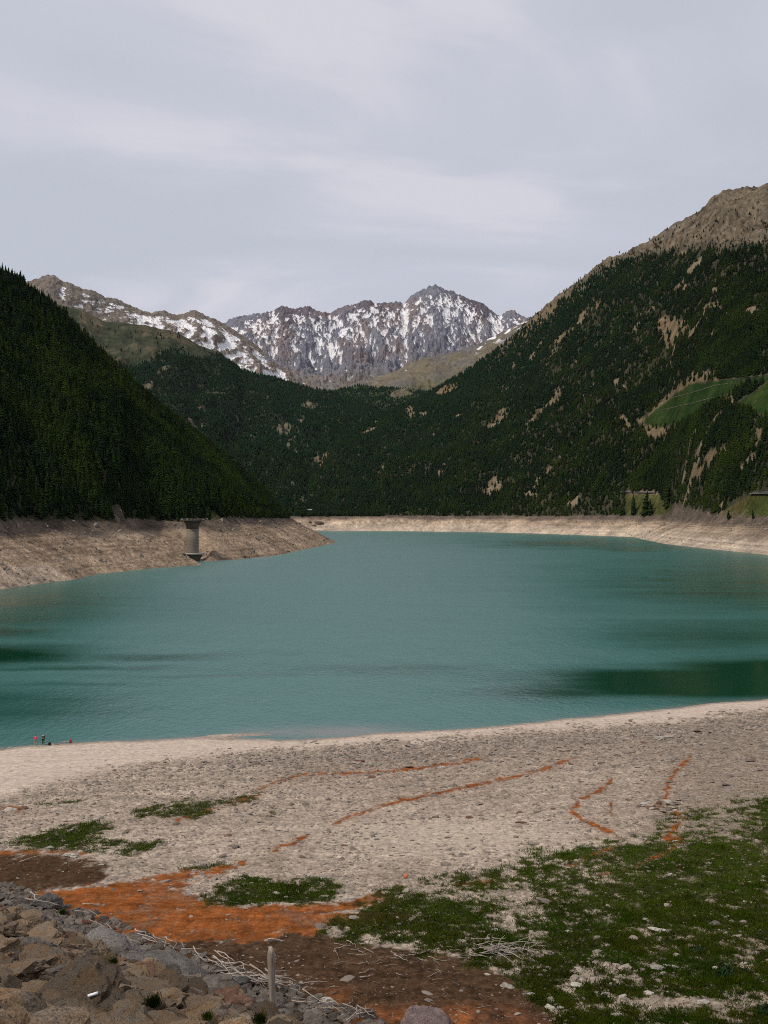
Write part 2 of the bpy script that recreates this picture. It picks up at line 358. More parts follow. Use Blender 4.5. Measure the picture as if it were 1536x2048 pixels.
# row depths: dense where the picture is dense
zlin = lambda Yv: 20.5 * np.clip((180 - Yv) / 144, 0, 1) ** 1.25
Ycand = np.geomspace(5, 300, 6000); pyc = CY + F * (CAMZ - zlin(Ycand)) / Ycand
rows = [Ycand[0]]; lp = pyc[0]
for yv, pv in zip(Ycand, pyc):
    step = 1.3 if pv < 2100 else 14
    if abs(pv - lp) > step: rows.append(yv); lp = pv
Yrow = np.array(rows)[::-1]
PX, YY = np.meshgrid(pxs, Yrow); XX = (PX - CX) / F * YY
ZZ = ground_h(XX, YY)
px, py, gm, om, brn, sand, ng, ngl = beach_masks(XX, YY, ZZ)
dam = sst(dam_plane(XX, YY) - beach_base(XX, YY), -0.3, 0.3)
c3 = lambda r, g, b: np.array([r, g, b])
def blend(c, col, m): return c * (1 - m[..., None]) + col * m[..., None]
spk = fbm(XX / 0.35, YY / 0.5, 3, 71, 0.7)
spk2 = fbm(XX / 1.2, YY / 2.5, 4, 75, 0.6)
col = np.ones(XX.shape + (3,)) * c3(0.30, 0.243, 0.192)
col = col * (1 + 0.8 * spk + 0.5 * spk2 + 0.25 * ngl)[..., None]
# brown-grey stony flank towards the right, pale dried silt in the middle
sb = pn(XX / 26 + 0.4 * ngl, YY / 3.2, 88) + 0.6 * pn(XX / 12, YY / 1.5, 89)
col = col * (1 + 0.22 * sb)[..., None]
bnd = np.exp(-np.abs(py - interp(px, SANDLINE) - 26) / 26) * sst(px, 450, 650)
col = blend(col, c3(0.175, 0.135, 0.105) * (1 + 0.9 * spk + 0.6 * spk2)[..., None], np.clip(0.65 * bnd + 0.35 * sb * bnd, 0, 0.85))
dk = sst(px + 60 * ngl, 1180, 1420) * sst(py, 1425, 1470)
col = blend(col, c3(0.19, 0.150, 0.115) * (1 + 0.5 * spk + 0.4 * spk2)[..., None], 0.75 * dk)
pl = np.exp(-((px - 900 + 60 * ngl) / 260) ** 2 - ((py - 1672 + 20 * spk2) / 38) ** 2)
col = blend(col, c3(0.385, 0.32, 0.25) * (1 + 0.35 * spk)[..., None], np.clip(1.1 * pl, 0, 0.9))
sandcol = c3(0.43, 0.355, 0.29) * (1 + 0.18 * spk2 + 0.10 * pn(XX / 30, YY / 1.6, 81))[..., None]
col = blend(col, sandcol, sand)
wet = sst(0.55 - ZZ + 0.25 * pn(XX / 4, YY / 2, 83), 0, 0.55)
col = col * (1 - 0.45 * wet[..., None] * sst(0.16 - ZZ, -0.1, 0.12)[..., None])
col = blend(col, c3(0.043, 0.021, 0.009) * (1 + 0.9 * spk + 0.5 * spk2)[..., None], 0.95 * brn)
ob = np.exp(-((px - 880) / 160) ** 2) * sst(py, 1995, 2040) + 0.5 * np.exp(-((px - 670) / 40) ** 2 - ((py - 1995) / 25) ** 2)
col = blend(col, c3(0.26, 0.085, 0.026) * (1 + 0.6 * spk)[..., None], np.clip(ob * (0.5 + 1.2 * spk2), 0, 0.8))
col = blend(col, c3(0.10, 0.045, 0.018) * (1 + 0.6 * spk)[..., None], np.clip(om, 0, 1))
col = blend(col, c3(0.215, 0.068, 0.018) * (1 + 0.5 * spk2 + 0.45 * spk + 0.35 * pn(XX / 6, YY / 1.3, 87))[..., None], om * (0.62 + 0.33 * sst(pn(XX / 5, YY / 2.2, 85) + 0.8 * ng, -0.35, 0.1)))
gc = lerp(c3(0.085, 0.080, 0.024), c3(0.024, 0.026, 0.007), sst(gm + 0.3 * ngl, 0.3, 0.95)[..., None]) * (1 + 0.4 * spk2 + 0.4 * spk)[..., None]
col = blend(col, gc, gm * (1 - 0.85 * om * (py < 1760)) * 0.93)
col = blend(col, c3(0.028, 0.019, 0.013) * (1 + 0.7 * spk)[..., None], dam)
ZZ = ZZ - 0.38 * sst(dam_plane(XX, YY) - beach_base(XX, YY), 1.0, 4.0)
ZZ = ZZ + (1 - dam) * (gm * 0.05 * spk2 + (1 - sand) * 0.05 * spk * (1 - brn))
ground = grid_mesh('ground', XX, YY, ZZ, col, None, M_ground); tag(ground, kind='structure')
GRASSM = gm * (1 - dam) * (1 - 0.9 * om)

# the wide valley floor under lake and hills
bx = np.array([-30000, -9000, -3000, 0, 3000, 9000, 30000.]); by = np.array([-30000, -6000, -1500, 0, 3000, 9000, 40000.])
BX, BY = np.meshgrid(bx, by); vf = grid_mesh('valley_floor', BX, BY, np.full(BX.shape, -12.0), np.ones(BX.shape + (3,)) * c3(.2, .18, .14), None, M_far); tag(vf, kind='structure')

# ------------------------------------------------------------------ lakeside hills with the drawn-down banks
def P(px, Y): return ((px - CX) / F * Y, Y)
SHL = [(-420,400),(-150,460),(0,500),(80,545),(145,574),(200,634),(300,690),(350,715),(404,738),(399,762),(386,783),(376,800),(388,812),(402,806),(412,786),(440,806),(500,839),(560,907),(600,1013),(650,1182),(673,1279),
 (664,1345),(650,1450),(640,1600),(632,1800),(630,1950),(642,2050),(700,2060),(800,2050),(960,1950),(1100,1773),(1200,1640),(1270,1560),(1283,1440),(1330,1219),(1400,1083),(1470,987),(1536,907),(1700,770),(1900,640),(2150,520)]
LAKE = [P(-420, 60)] + [P(*q) for q in SHL] + [P(2150, 60)]
LRIDGE = [(-420,330),(-200,430),(0,545),(30,562),(75,596),(130,634),(200,712),(250,756),(300,800),(350,840),(400,878),(450,922),(500,962),(540,996),(575,1020),(600,1031),(620,1034)]
LRY = [(-420,850),(0,1080),(300,1230),(590,1480),(640,1520)]
LBY = [(-420,470),(0,560),(145,640),(300,745),(400,835),(500,915),(600,1180),(640,1350)]
RRIDGE = [(560,1036),(590,1028),(600,1012),(620,948),(640,915),(660,895),(700,866),(735,842),(760,832),(800,814),(850,792),(900,762),(950,731),(1000,692),(1050,645),(1100,600),(1150,565),(1200,526),(1230,508),(1260,500),(1300,475),(1350,447),(1400,422),(1415,404),(1430,388),(1450,378),(1480,376),(1500,369),(1536,362),(1700,330),(2150,300)]
RRY = [(560,2500),(600,2600),(700,2850),(850,3000),(1050,2900),(1200,2700),(1536,2350),(2150,1800)]
RBY = [(560,2300),(640,2260),(800,2200),(960,2060),(1100,1870),(1200,1730),(1270,1640),(1330,1340),(1400,1230),(1470,1130),(1536,1060),(1700,900),(2150,600)]
_pp = np.arange(-420, 2151, 10.0)
def base_table(y0, y1, lo, hi, table):
    out = []
    Yt = np.linspace(y0, y1, 500)
    for q in _pp:
        if q < lo or q > hi: out.append((q, float(interp(q, table)))); continue
        dd = -sdf((q - CX) / F * Yt, Yt, LAKE); w_ = np.where(dd < 52)[0]
        out.append((q, float(Yt[min(w_[-1] + 1, 499)]) if len(w_) else float(interp(q, table))))
    return out
LBY = base_table(300, 1400, -420, 585, LBY); RBY = base_table(600, 2500, 770, 2100, RBY)
def clearing(X, Y):
    return 0.9 * fbm((X + 0.35 * Y) / 34, (Y - .35 * X) / 75, 4, 801) + fbm(X / 120, Y / 80, 3, 805)
def hill_extra(px, Y, X, ridge, ry, by, seed, namp, p=1.0):
    Yb = interp(px, by); Yr_ = interp(px, ry); rpy = interp(px, ridge)
    zr = CAMZ - (rpy - CY) / F * Yr_ - 30
    t = (Y - Yb) / (Yr_ - Yb)
    h = zr * np.clip(t, 0, 1) ** p
    h = np.where(t > 1, zr - (Y - Yr_) * 0.45, h)
    env = np.clip(zr / 250, 0, 1) * (0.10 + 0.9 * np.sin(np.pi * np.clip(t, 0, 1)))
    nz = fbm((X + 0.25 * Y) / 260, (Y - .3 * X) / 420, 5, seed) + 0.5 * (ridged(X / 130 + 0.3 * pn(Y / 90, X / 90, 9), Y / 330, 4, seed + 7) - 0.5)
    return np.where(t > 0, h + namp * env * nz, 0), t
def hills_h(X, Y, full=False):
    px = CX + F * X / Y
    d = -sdf(X + 3.5 * fbm(X / 22, Y / 22, 4, 91), Y + 3.5 * fbm(X / 22, Y / 22, 4, 93), LAKE)
    flat = sst(Y, 1350, 1600) * (1 - sst(px, 640, 760))                    # silt flats of the inlet
    w = 58 + 30 * flat
    b = np.where(d > 0, 30 * np.clip(d / w, 0, 1) ** (1.0 + 1.1 * flat), np.maximum(d * 0.3, -9))
    b = b + sst(d, 2, 14) * (1 - sst(d, 50, 80)) * (1.6 * fbm(X / 16, Y / 16, 4, 95) + 0.5 * fbm(X / 4, Y / 4, 3, 97))
    le, lt = hill_extra(px, Y, X, LRIDGE, LRY, LBY, 101, 26)
    re, rt = hill_extra(px, Y, X, RRIDGE, RRY, RBY, 111, 55, 1.02)
    lm = 1 - sst(px, 600, 640); s = sst(d, 40, 85)
    ex = np.maximum(np.maximum(le, 0) * lm, np.maximum(re, 0) * (1 - (1 - sst(px, 560, 596)) ))
    z = b + s * ex
    if full: return z, d, lt, rt, le * lm, re, flat
    return z
def hills_hit(px, py, y0=430, y1=3300):
    Ys = np.geomspace(y0, y1, 3000); X = (px - CX) / F * Ys; zr = CAMZ - (py - CY) / F * Ys
    g = hills_h(X, Ys); k = int(np.argmax(g >= zr)) if (g >= zr).any() else len(Ys) - 1
    return float(X[k]), float(Ys[k]), float(g[k])

MEADOW = [[(1283,848),(1300,828),(1340,797),(1371,772),(1386,767),(1436,760),(1506,755),(1536,751),(1900,730),(1900,760),(1536,764),(1506,768),(1491,775),(1471,788),(1458,792),(1441,802),(1430,806),(1408,816),(1392,831),(1366,847),(1331,854),(1298,851)],
          [(1463,818),(1487,797),(1511,783),(1528,770),(1560,755),(1900,700),(1900,830),(1536,828),(1500,824)],
          [(1250,988),(1320,988),(1326,1002),(1350,1018),(1345,1034),(1285,1030),(1250,1034)],
          [(1420,1040),(1445,1024),(1475,1004),(1502,986),(1513,984),(1560,982),(1900,975),(1900,1060),(1536,1046)]]
TAN = [[(1275,845),(1288,862),(1313,880),(1320,884),(1331,868),(1372,850),(1366,846),(1331,853),(1298,850),(1284,846)],
       [(1270,848),(1287,835),(1330,790),(1365,765),(1390,745),(1415,740),(1440,744),(1440,760),(1390,768),(1374,774),(1340,800),(1300,830),(1285,848)],
       [(1043,854),(1060,835),(1085,815),(1105,785),(1124,773),(1122,800),(1095,822),(1065,847),(1050,857)],
       [(970,856),(985,835),(1010,815),(1026,812),(1010,830),(985,850)],[(1098,705),(1105,685),(1122,668),(1138,660),(1130,678),(1112,700)],
       [(1313,640),(1340,630),(1378,640),(1378,668),(1350,680),(1345,705),(1325,690)],[(808,815),(825,812),(835,830),(828,845),(812,840)],
       [(865,790),(880,775),(918,765),(915,782),(890,792)],[(1228,835),(1245,828),(1268,845),(1266,858),(1240,852)],[(1403,915),(1420,900),(1458,890),(1460,905),(1430,915),(1415,935)],
       [(1380,960),(1392,935),(1410,925),(1415,945),(1400,962)],[(1250,981),(1322,981),(1318,992),(1262,994)],[(1342,585),(1350,568),(1375,562),(1370,580)],
       [(1430,806),(1450,796),(1470,790),(1465,815),(1450,818)],[(1502,880),(1515,855),(1524,850),(1520,880),(1510,895)],[(1050,660),(1070,630),(1110,596),(1135,585),(1110,625),(1080,650)],
       [(550,855),(565,842),(582,845),(588,862),(570,875),(553,870)],[(622,925),(635,912),(655,905),(662,920),(640,935)],[(1155,640),(1170,622),(1190,600),(1200,606),(1180,630),(1160,650)],[(1410,610),(1440,600),(1445,620),(1420,625)]]
TREELINE = [(560,700),(1000,690),(1048,640),(1120,588),(1170,552),(1230,512),(1280,505),(1340,498),(1400,492),(1470,490),(1536,484),(1900,470)]
def hill_masks(X, Y, Z, d):
    px = CX + F * X / Y; py = CY + F * (CAMZ - Z) / Y
    wx = px + 17 * fbm(X / 30, Y / 30, 4, 121); wy = py + 11 * fbm(X / 30, Y / 30, 4, 123)
    me = np.full(X.shape, -99.0)
    right = Y > 800
    for q in MEADOW: me = np.maximum(me, sdf(px + 0.3 * (wx - px), py + 0.3 * (wy - py), q))
    ta = np.full(X.shape, -99.0)
    for q in TAN: ta = np.maximum(ta, np.minimum(sdf(wx, wy, q), 12))
    me = np.where(right, me, -99); ta = np.where(right, ta, -99)
    # small green triangle beside the tower
    tri = sdf(px, py, [(417,1018),(430,1026),(446,1040),(444,1048),(424,1048)])
    me = np.where(px < 500, tri, me)
    bare = sst((interp(wx, TREELINE) - wy) / 30, -0.8, 0.6) * (px > 900)
    return px, py, me, ta, bare
pxs = np.arange(-420, 2151, 2.0)
Yrow = np.geomspace(3900, 390, 860)
PX, YY = np.meshgrid(pxs, Yrow); XX = (PX - CX) / F * YY
ZZ, d, lt, rt, le, re, flat = hills_h(XX, YY, True)
px, py, me, ta, bare = hill_masks(XX, YY, ZZ, d)
n1 = fbm(XX / 9, YY / 9, 5, 131, 0.6); n2 = fbm(XX / 60, YY / 60, 4, 135); nst = pn(XX / 60, YY / 60, 139) * 0.4 + pn(ZZ / 1.1 + 0.6 * n2, XX / 80, 141)
col = np.ones(XX.shape + (3,)) * c3(0.045, 0.042, 0.026)
col = col * (1 + 0.5 * n1)[..., None]
rocky = sst(n2 + 0.5 * n1, 0.05, 0.5)
col = blend(col, c3(0.185, 0.145, 0.095) * (1 + 0.5 * n1)[..., None], 0.95 * sst(px, 620, 700) * sst(clearing(XX, YY), 0.41, 0.53))
edge_ = sst(interp(px, RRIDGE) + 60 - py, 0, 50) * sst(px, 930, 1050) * (1 - sst(px, 1250, 1320))
col = blend(col, c3(0.15, 0.12, 0.08) * (1 + 0.5 * n1)[..., None], 0.7 * edge_ * (YY > 1500))
col = blend(col, c3(0.155, 0.115, 0.068) * (1 + 0.8 * n1)[..., None], sst(ta / 4, -0.3, 0.6) * 0.95)
topc = lerp(c3(0.125, 0.10, 0.07), c3(0.085, 0.072, 0.06), rocky[..., None]) * (1 + 1.7 * n1 + 0.7 * n2)[..., None]
col = blend(col, topc, bare)
mcol = lerp(c3(0.017, 0.037, 0.008), c3(0.032, 0.046, 0.012), sst(n2 + n1 * 0.6, -0.1, 0.5)[..., None])
low = sst(py, 960, 985)[..., None]
mcol = mcol * (1 - low) + low * lerp(c3(0.05, 0.06, 0.017), c3(0.10, 0.082, 0.035), sst(n1 + n2, -0.1, 0.6)[..., None])
col = blend(col, mcol * (1 + 0.25 * n1)[..., None], sst(me, -0.5, 1.5))
# banks: pale silt and scree below the full-water line, a dark stony rim along the top
bankc = c3(0.315, 0.24, 0.172) * (1 + 0.75 * n1 + 0.45 * nst + 0.35 * n2)[..., None]
pale = c3(0.42, 0.345, 0.27) * (1 + 0.35 * n1 + 0.3 * nst)[..., None]
left = (px < 680) & (YY < 1500)
bankc = np.where(left[..., None], bankc * c3(0.86, 0.84, 0.82), lerp(bankc, pale, (sst(14 - ZZ, -6, 8) * 0.8)[..., None]))
bankc = bankc * (1 - 0.3 * (sst(px, 1250, 1500) * sst(ZZ, 4, 16))[..., None])
rim = sst(ZZ + 5 * n2 + 3 * n1, 21, 27)
bankc = blend(bankc, c3(0.085, 0.068, 0.055) * (1 + 0.6 * n1)[..., None], rim * 0.85)
ledge = sst(sdf(px, py, [(-300, 1142), (0, 1134), (92, 1128), (150, 1162), (0, 1190), (-300, 1200)]), -1, 2) * (YY < 700)
bankc = blend(bankc, c3(0.36, 0.29, 0.225) * (1 + 0.9 * n1)[..., None], 0.8 * ledge)
dkp = np.exp(-((px - 190) / 50) ** 2 - ((py - 1068) / 9) ** 2) + 0.7 * np.exp(-((px - 540) / 30) ** 2 - ((py - 1048) / 5) ** 2) + .5 * np.exp(-((px - 300) / 40) ** 2 - ((py - 1058) / 5) ** 2)
bankc = blend(bankc, c3(0.06, 0.055, 0.052) * (1 + 0.6 * n1)[..., None], np.clip(dkp * (0.8 + n1), 0, 0.9))
col = blend(col, bankc, 1 - sst(d + 3 * n1, 58 + 28 * flat[...], 63 + 28 * flat))
ZZ = ZZ + np.where((d > 3) & (d < 64), 0.5 * n1, 0) + bare * (30 * (ridged(XX / 80, YY / 100, 5, 151, 0.6) - 0.6) + 6 * pn(XX / 12, YY / 14, 152)) * (0.6 + 0.4 * sst(1 - rt, 0.0, 0.15))
hills = grid_mesh('lakeside_hills', XX, YY, ZZ, col, None, M_hills); tag(hills, kind='structure')

# ------------------------------------------------------------------ farther ranges
def range_sheet(name, px0, px1, dpx, ridge, ry, by, zb, rowsn, seed, amp, p=1.0, ridge_keep=0.1, sx=260., sy=520., back=0.5, gul=0.5):
    pxs = np.arange(px0, px1, dpx); t = np.concatenate([np.linspace(0, 1, rowsn), 1 + np.array([0.02, 0.06, 0.12, 0.22, 0.4, 0.7])])[::-1]
    PX, T = np.meshgrid(pxs, t)
    Yb = interp(PX, by); Yr_ = interp(PX, ry); YY = Yb + (Yr_ - Yb) * T; XX = (PX - CX) / F * YY
    rp_ = interp(PX, ridge); zr = CAMZ - (rp_ - CY) / F * Yr_; zb_ = interp(PX, zb) if isinstance(zb, list) else zb
    Z = zb_ + (zr - zb_) * np.clip(T, 0, 1) ** p; Z = np.where(T > 1, zr - (YY - Yr_) * back, Z)
    tt = np.clip(T, 0, 1); env = ridge_keep + (1 - ridge_keep) * np.sin(np.pi * tt ** 0.9) ** 0.8
    w = 0.35 * pn(XX / 500, YY / 500, seed + 50)
    nz = 0.6 * fbm(XX / sx, YY / sy, 5, seed) + gul * (ridged(XX / (sx * 0.55) + w, YY / (sy * 1.2), 6, seed + 9, 0.55) - 0.55)
    Z = Z + amp * env * nz
    return PX, XX, YY, Z, T, nz
# snow range in the centre
FR = [(380,670),(440,652),(455,641),(470,635),(480,633),(500,629),(520,625),(545,622),(558,614),(565,612),(575,614),(590,619),(603,615),(615,610),(628,617),(640,623),(660,626),(675,619),(690,612),(705,609),(720,605),(733,600),(740,600),(750,607),(762,604),(775,605),(790,602),(800,603),(808,610),(815,600),(822,590),(835,583),(850,575),(862,571),(872,568),(880,573),(890,580),(905,581),(915,588),(925,592),(935,599),(950,602),(960,605),(972,612),(985,622),(1000,634),(1006,626),(1012,622),(1022,619),(1030,622),(1038,628),(1050,633),(1080,640),(1200,650)]
PXg, X_, Y_, Z_, T_, nz = range_sheet('m', 340, 1180, 0.9, FR, [(0, 7200), (1200, 7600)], [(0, 5400), (1200, 5700)], [(340, 560), (600, 640), (1200, 560)], 420, 201, 150, 0.95, 0.05, 420, 330, 0.6, 0.8)
tt = np.clip(T_, 0, 1)
Z_ = Z_ + (42 * (ridged((X_ + 0.55 * Y_) / 170 + pn(Y_ / 200, X_ / 300, 7) * .5, (Y_ - .3 * X_) / 150, 5, 231, 0.6) - 0.55) + 42 * (ridged((X_ - 0.6 * Y_) / 150, (Y_ + .3 * X_) / 190, 5, 235, 0.6) - 0.55)) * (0.12 + 0.88 * np.sin(np.pi * tt ** 1.2)) + 11 * pn(X_ / 24, Y_ / 40, 240) + 5 * pn(X_ / 10, Y_ / 18, 241)
ppy = CY + F * (CAMZ - Z_) / Y_; dep = ppy - interp(PXg, FR)
dzx = np.gradient(Z_, axis=1) / np.maximum(np.gradient(X_, axis=1), 1e-6)
lap = np.gradient(np.gradient(Z_, axis=1), axis=1); 
def blur(a, n):
    k = np.ones(n) / n
    return np.apply_along_axis(lambda v: np.convolve(v, k, 'same'), 1, a)
conc = Z_ - blur(Z_, 41); conc = conc / 14.0
conc2 = (Z_ - blur(Z_, 13)) / 5.0
band = sst(dep, 3, 26) * (1 - sst(dep, 62, 120)) + 0.30 * sst(dep, -2, 6) * (1 - sst(dep, 20, 60))
nb = fbm(X_ / 260, Y_ / 500, 4, 251)
stk = pn((X_ + .25 * Y_) / 60 + 0.8 * nb, Z_ / 60 + Y_ / 400, 255) + 0.7 * pn((X_ - .2 * Y_) / 24 + nb, Z_ / 30 + Y_ / 200, 257)
stk = fbm((X_ + .4 * Z_) / 95, Z_ / 46, 5, 258, 0.6); sv = band * 1.15 - 0.65 * np.clip(conc, -1.3, 1.3) - 0.35 * np.clip(conc2, -1.5, 1.5) + 0.75 * nb + 1.1 * stk
snow = sst(sv + 0.15 * pn(X_ / 10, Z_ / 10, 259), 1.24, 1.36) * (1 - sst(dep, 135, 160))
rk = lerp(c3(0.17, 0.172, 0.205), c3(0.19, 0.158, 0.16), sst(fbm(X_ / 300, Y_ / 500, 4, 261) + 0.3 * stk, -0.1, 0.3)[..., None])  # rock paled to blue-grey: distance haze put into its colour
rk = rk * (1 + 0.45 * fbm(X_ / 40, Y_ / 140, 4, 265, 0.6))[..., None]
dkr = np.exp(-((PXg - 590) / 60) ** 2) + np.exp(-((PXg - 950) / 45) ** 2) + np.exp(-((PXg - 745) / 50) ** 2)
rk = blend(rk, c3(0.10, 0.075, 0.08), np.clip(dkr * (1 - sst(dep, 18, 45)), 0, 1) * 0.7)
tal = sst(dep, 110, 170); rk = blend(rk, c3(0.17, 0.145, 0.105), tal * 0.7)
colm = blend(rk, c3(0.72, 0.715, 0.73), snow)
mtn = grid_mesh('snow_mountains', X_, Y_, Z_, colm, None, M_far); tag(mtn, kind='structure')
# left range: brown shoulder with snow patches
ER = [(-200,560),(0,566),(60,562),(75,557),(88,551),(95,549),(108,550),(118,556),(125,562),(140,563),(150,570),(165,577),(180,578),(190,581),(200,588),(212,594),(235,598),(250,605),(270,615),(285,621),(300,625),(312,623),(330,621),(345,628),(360,629),(375,623),(390,619),(402,625),(415,632),(430,637),(445,645),(460,655),(500,680),(560,730),(700,790)]
PXg, X_, Y_, Z_, T_, nz = range_sheet('l', -200, 700, 1.0, ER, [(-200, 5600), (700, 6600)], [(-200, 3800), (700, 4600)], [(-200, 450), (300, 430), (700, 500)], 380, 301, 110, 0.95, 0.05, 380, 600, 0.6, 0.8)
tt = np.clip(T_, 0, 1)
Z_ = Z_ + 24 * (ridged(X_ / 110, Y_ / 220, 5, 331, 0.6) - 0.55) * (0.12 + 0.88 * np.sin(np.pi * tt ** 1.2)) + 7 * pn(X_ / 22, Y_ / 35, 340) + 3 * pn(X_ / 9, Y_ / 16, 341)
ppy = CY + F * (CAMZ - Z_) / Y_; dep = ppy - interp(PXg, ER)
conc = (Z_ - blur(Z_, 41)) / 12.0; nb = fbm(X_ / 220, Y_ / 400, 4, 351)
stk = pn((X_ - 0.5 * Y_) / 55 + 0.8 * nb, (Y_ + X_) / 260, 355) + .5 * pn((X_ - .4 * Y_) / 22, (Y_ + X_) / 130, 357)
wide = interp(PXg, [(60, 46), (200, 60), (300, 85), (560, 95)])
amt = interp(PXg, [(60, 0.75), (230, 0.85), (290, 1.25), (560, 1.3)])
band = sst(dep, 3, 14) * (1 - sst(dep, wide * 0.6, wide * 1.35)) * amt
stk = fbm((X_ + .3 * Y_) / 80, Z_ / 32, 5, 358, 0.6); snow = sst(band * 1.15 - 0.6 * np.clip(conc, -1.4, 1.4) + 0.6 * nb + 1.1 * stk + 0.2 * pn(X_ / 9, Y_ / 22, 359), 1.28, 1.38)
rk = lerp(c3(0.175, 0.145, 0.12), c3(0.13, 0.12, 0.10), sst(nb + 0.4 * stk, -0.1, 0.4)[..., None]) * (1 + 0.4 * fbm(X_ / 40, Y_ / 80, 4, 365, 0.6))[..., None]
rk = blend(rk, c3(0.10, 0.095, 0.055), sst(dep, 60, 120) * 0.7)
colm = blend(rk, c3(0.72, 0.715, 0.73), snow)
o = grid_mesh('snow_ridge', X_, Y_, Z_, colm, None, M_far); tag(o, kind='structure')
# tan foothill right of centre, below the big peak
GR = [(600,790),(660,778),(700,768),(740,757),(790,742),(820,728),(850,716),(900,706),(950,690),(1000,664),(1050,645),(1100,620),(1250,600)]
PXg, X_, Y_, Z_, T_, nz = range_sheet('f', 590, 1240, 1.6, GR, [(500, 5300), (1250, 5300)], [(500, 4200), (1250, 3900)], 420, 200, 401, 60, 1.0, 0.15, 300, 500, 0.5, 0.8)
nb = fbm(X_ / 150, Y_ / 260, 5, 411); dep = CY + F * (CAMZ - Z_) / Y_ - interp(PXg, GR)
rk = lerp(c3(0.155, 0.13, 0.09), c3(0.13, 0.12, 0.108), sst(nb, -0.2, 0.3)[..., None]) * (1 + 0.4 * fbm(X_ / 30, Y_ / 60, 4, 415, 0.6))[..., None]
rk = blend(rk, c3(0.10, 0.10, 0.05), sst(dep, 25, 60) * 0.6)
sn = sst(fbm(X_ / 60, Y_ / 90, 4, 421) * 1.2 + 0.5 * sst(PXg, 880, 1000), 0.62, 0.72) * (1 - sst(dep, 8, 25))
o = grid_mesh('tan_foothills', X_, Y_, Z_, blend(rk, c3(.8, .8, .82), sn), None, M_far); tag(o, kind='structure')
# forested hill in the middle distance, brown above its tree line
MR = [(-100,600),(100,605),(170,622),(210,642),(245,645),(290,650),(340,660),(370,674),(400,692),(440,705),(480,740),(540,754),(600,770),(660,784),(700,800),(740,812),(800,838),(1000,900)]
PXg, X_, Y_, Z_, T_, nzm = range_sheet('d', -100, 980, 1.6, MR, [(-100, 3700), (980, 4000)], [(-100, 2150), (600, 2280), (980, 2500)], 24, 360, 501, 80, 1.0, 0.08, 330, 520, 0.5, 0.8)
ppy = CY + F * (CAMZ - Z_) / Y_; nb = fbm(X_ / 120, Y_ / 160, 5, 511)
TL2 = [(-100,720),(150,730),(240,740),(300,728),(340,700),(400,715),(440,720),(500,742),(560,752),(1000,760)]
alp = sst((interp(PXg, TL2) - ppy + 30 * nb) / 14, -0.5, 0.8)
cm = np.ones(X_.shape + (3,)) * c3(0.042, 0.048, 0.028) * (1 + 0.4 * nb)[..., None]
cm = blend(cm, lerp(c3(0.095, 0.080, 0.048), c3(0.040, 0.046, 0.026), sst(nb, -0.35, 0.15)[..., None]) * (1 + 0.5 * fbm(X_ / 30, Y_ / 50, 4, 515, 0.6))[..., None], alp)
clr = sst(fbm(X_ / 90, Y_ / 120, 4, 521), 0.34, 0.42)
for (a, b, c, dd) in ((568, 857, 16, 14), (432, 788, 22, 4), (640, 920, 14, 10), (620, 812, 22, 8), (585, 968, 5, 5)):
    clr = np.maximum(clr, sst(1.2 - ((PXg - a) / c) ** 2 - ((ppy - b) / dd) ** 2, 0, 0.7))
cm = blend(cm, c3(0.14, 0.115, 0.08), clr * 0.85 * (1 - alp))
mid = grid_mesh('forested_hill', X_, Y_, Z_, cm, None, M_hills); tag(mid, kind='structure')
MID = (PXg, X_, Y_, Z_, T_, alp, clr)
VR = [(500,800),(560,798),(640,790),(690,777),(720,770),(760,775),(800,778),(840,782),(900,796),(950,815),(1100,850)]
PXg, X_, Y_, Z_, T_, nz = range_sheet('v', 520, 1080, 2.0, VR, [(500, 4700), (1100, 4700)], [(500, 3700), (1100, 3500)], 300, 160, 601, 50, 1.0, 0.1, 300, 400, 0.5, 0.8)
o = grid_mesh('valley_hill', X_, Y_, Z_, np.ones(X_.shape + (3,)) * c3(0.05, 0.06, 0.03), None, M_hills); tag(o, kind='structure')
VAL = (PXg, X_, Y_, Z_, T_, np.zeros_like(X_), sst(fbm(X_ / 120, Y_ / 160, 4, 611), 0.25, 0.4))

# ------------------------------------------------------------------ lake
def water_mat():
    m, nt, b = newmat('glacial_water'); b.inputs['IOR'].default_value = 2.0; b.inputs['Specular IOR Level'].default_value = 0.5
    a = nd(nt, 'ShaderNodeAttribute', attribute_name='calm_shade'); s = nd(nt, 'ShaderNodeAttribute', attribute_name='shallow')
    c0 = mixc(nt, mrange(nt, a.outputs['Fac'], 0.3, 0.95), (0.0, 0.094, 0.075), (0.0, 0.036, 0.017)); c = mixc(nt, s.outputs['Fac'], c0, (0.16, 0.145, 0.13))  # dark reflections and shade on the calm patches are painted into the base colour
    g = nd(nt, 'ShaderNodeNewGeometry')
    mpn = nd(nt, 'ShaderNodeMapping'); mpn.inputs['Scale'].default_value = (1.0, 0.55, 1); mpn.inputs['Rotation'].default_value = (0, 0, R(20)); nt.links.new(g.outputs['Position'], mpn.inputs[0])
    n1 = noise_tex(nt, mpn.outputs[0], 0.9, 4, 0.6); n2 = noise_tex(nt, mpn.outputs[0], 0.12, 4, 0.6)
    ad = nd(nt, 'ShaderNodeMath', operation='MULTIPLY_ADD'); nt.links.new(n2, ad.inputs[0]); ad.inputs[1].default_value = 2.0; nt.links.new(n1, ad.inputs[2])
    bp = bump(nt, ad.outputs[0], b, 0.5, 0.5)
    nt.links.new(mrange(nt, a.outputs['Fac'], 0, 1, 0.3, 0.03), bp.inputs['Strength'])
    nt.links.new(mrange(nt, a.outputs['Fac'], 0, 1, 0.33, 0.10), b.inputs['Roughness'])
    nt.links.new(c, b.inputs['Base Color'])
    return m
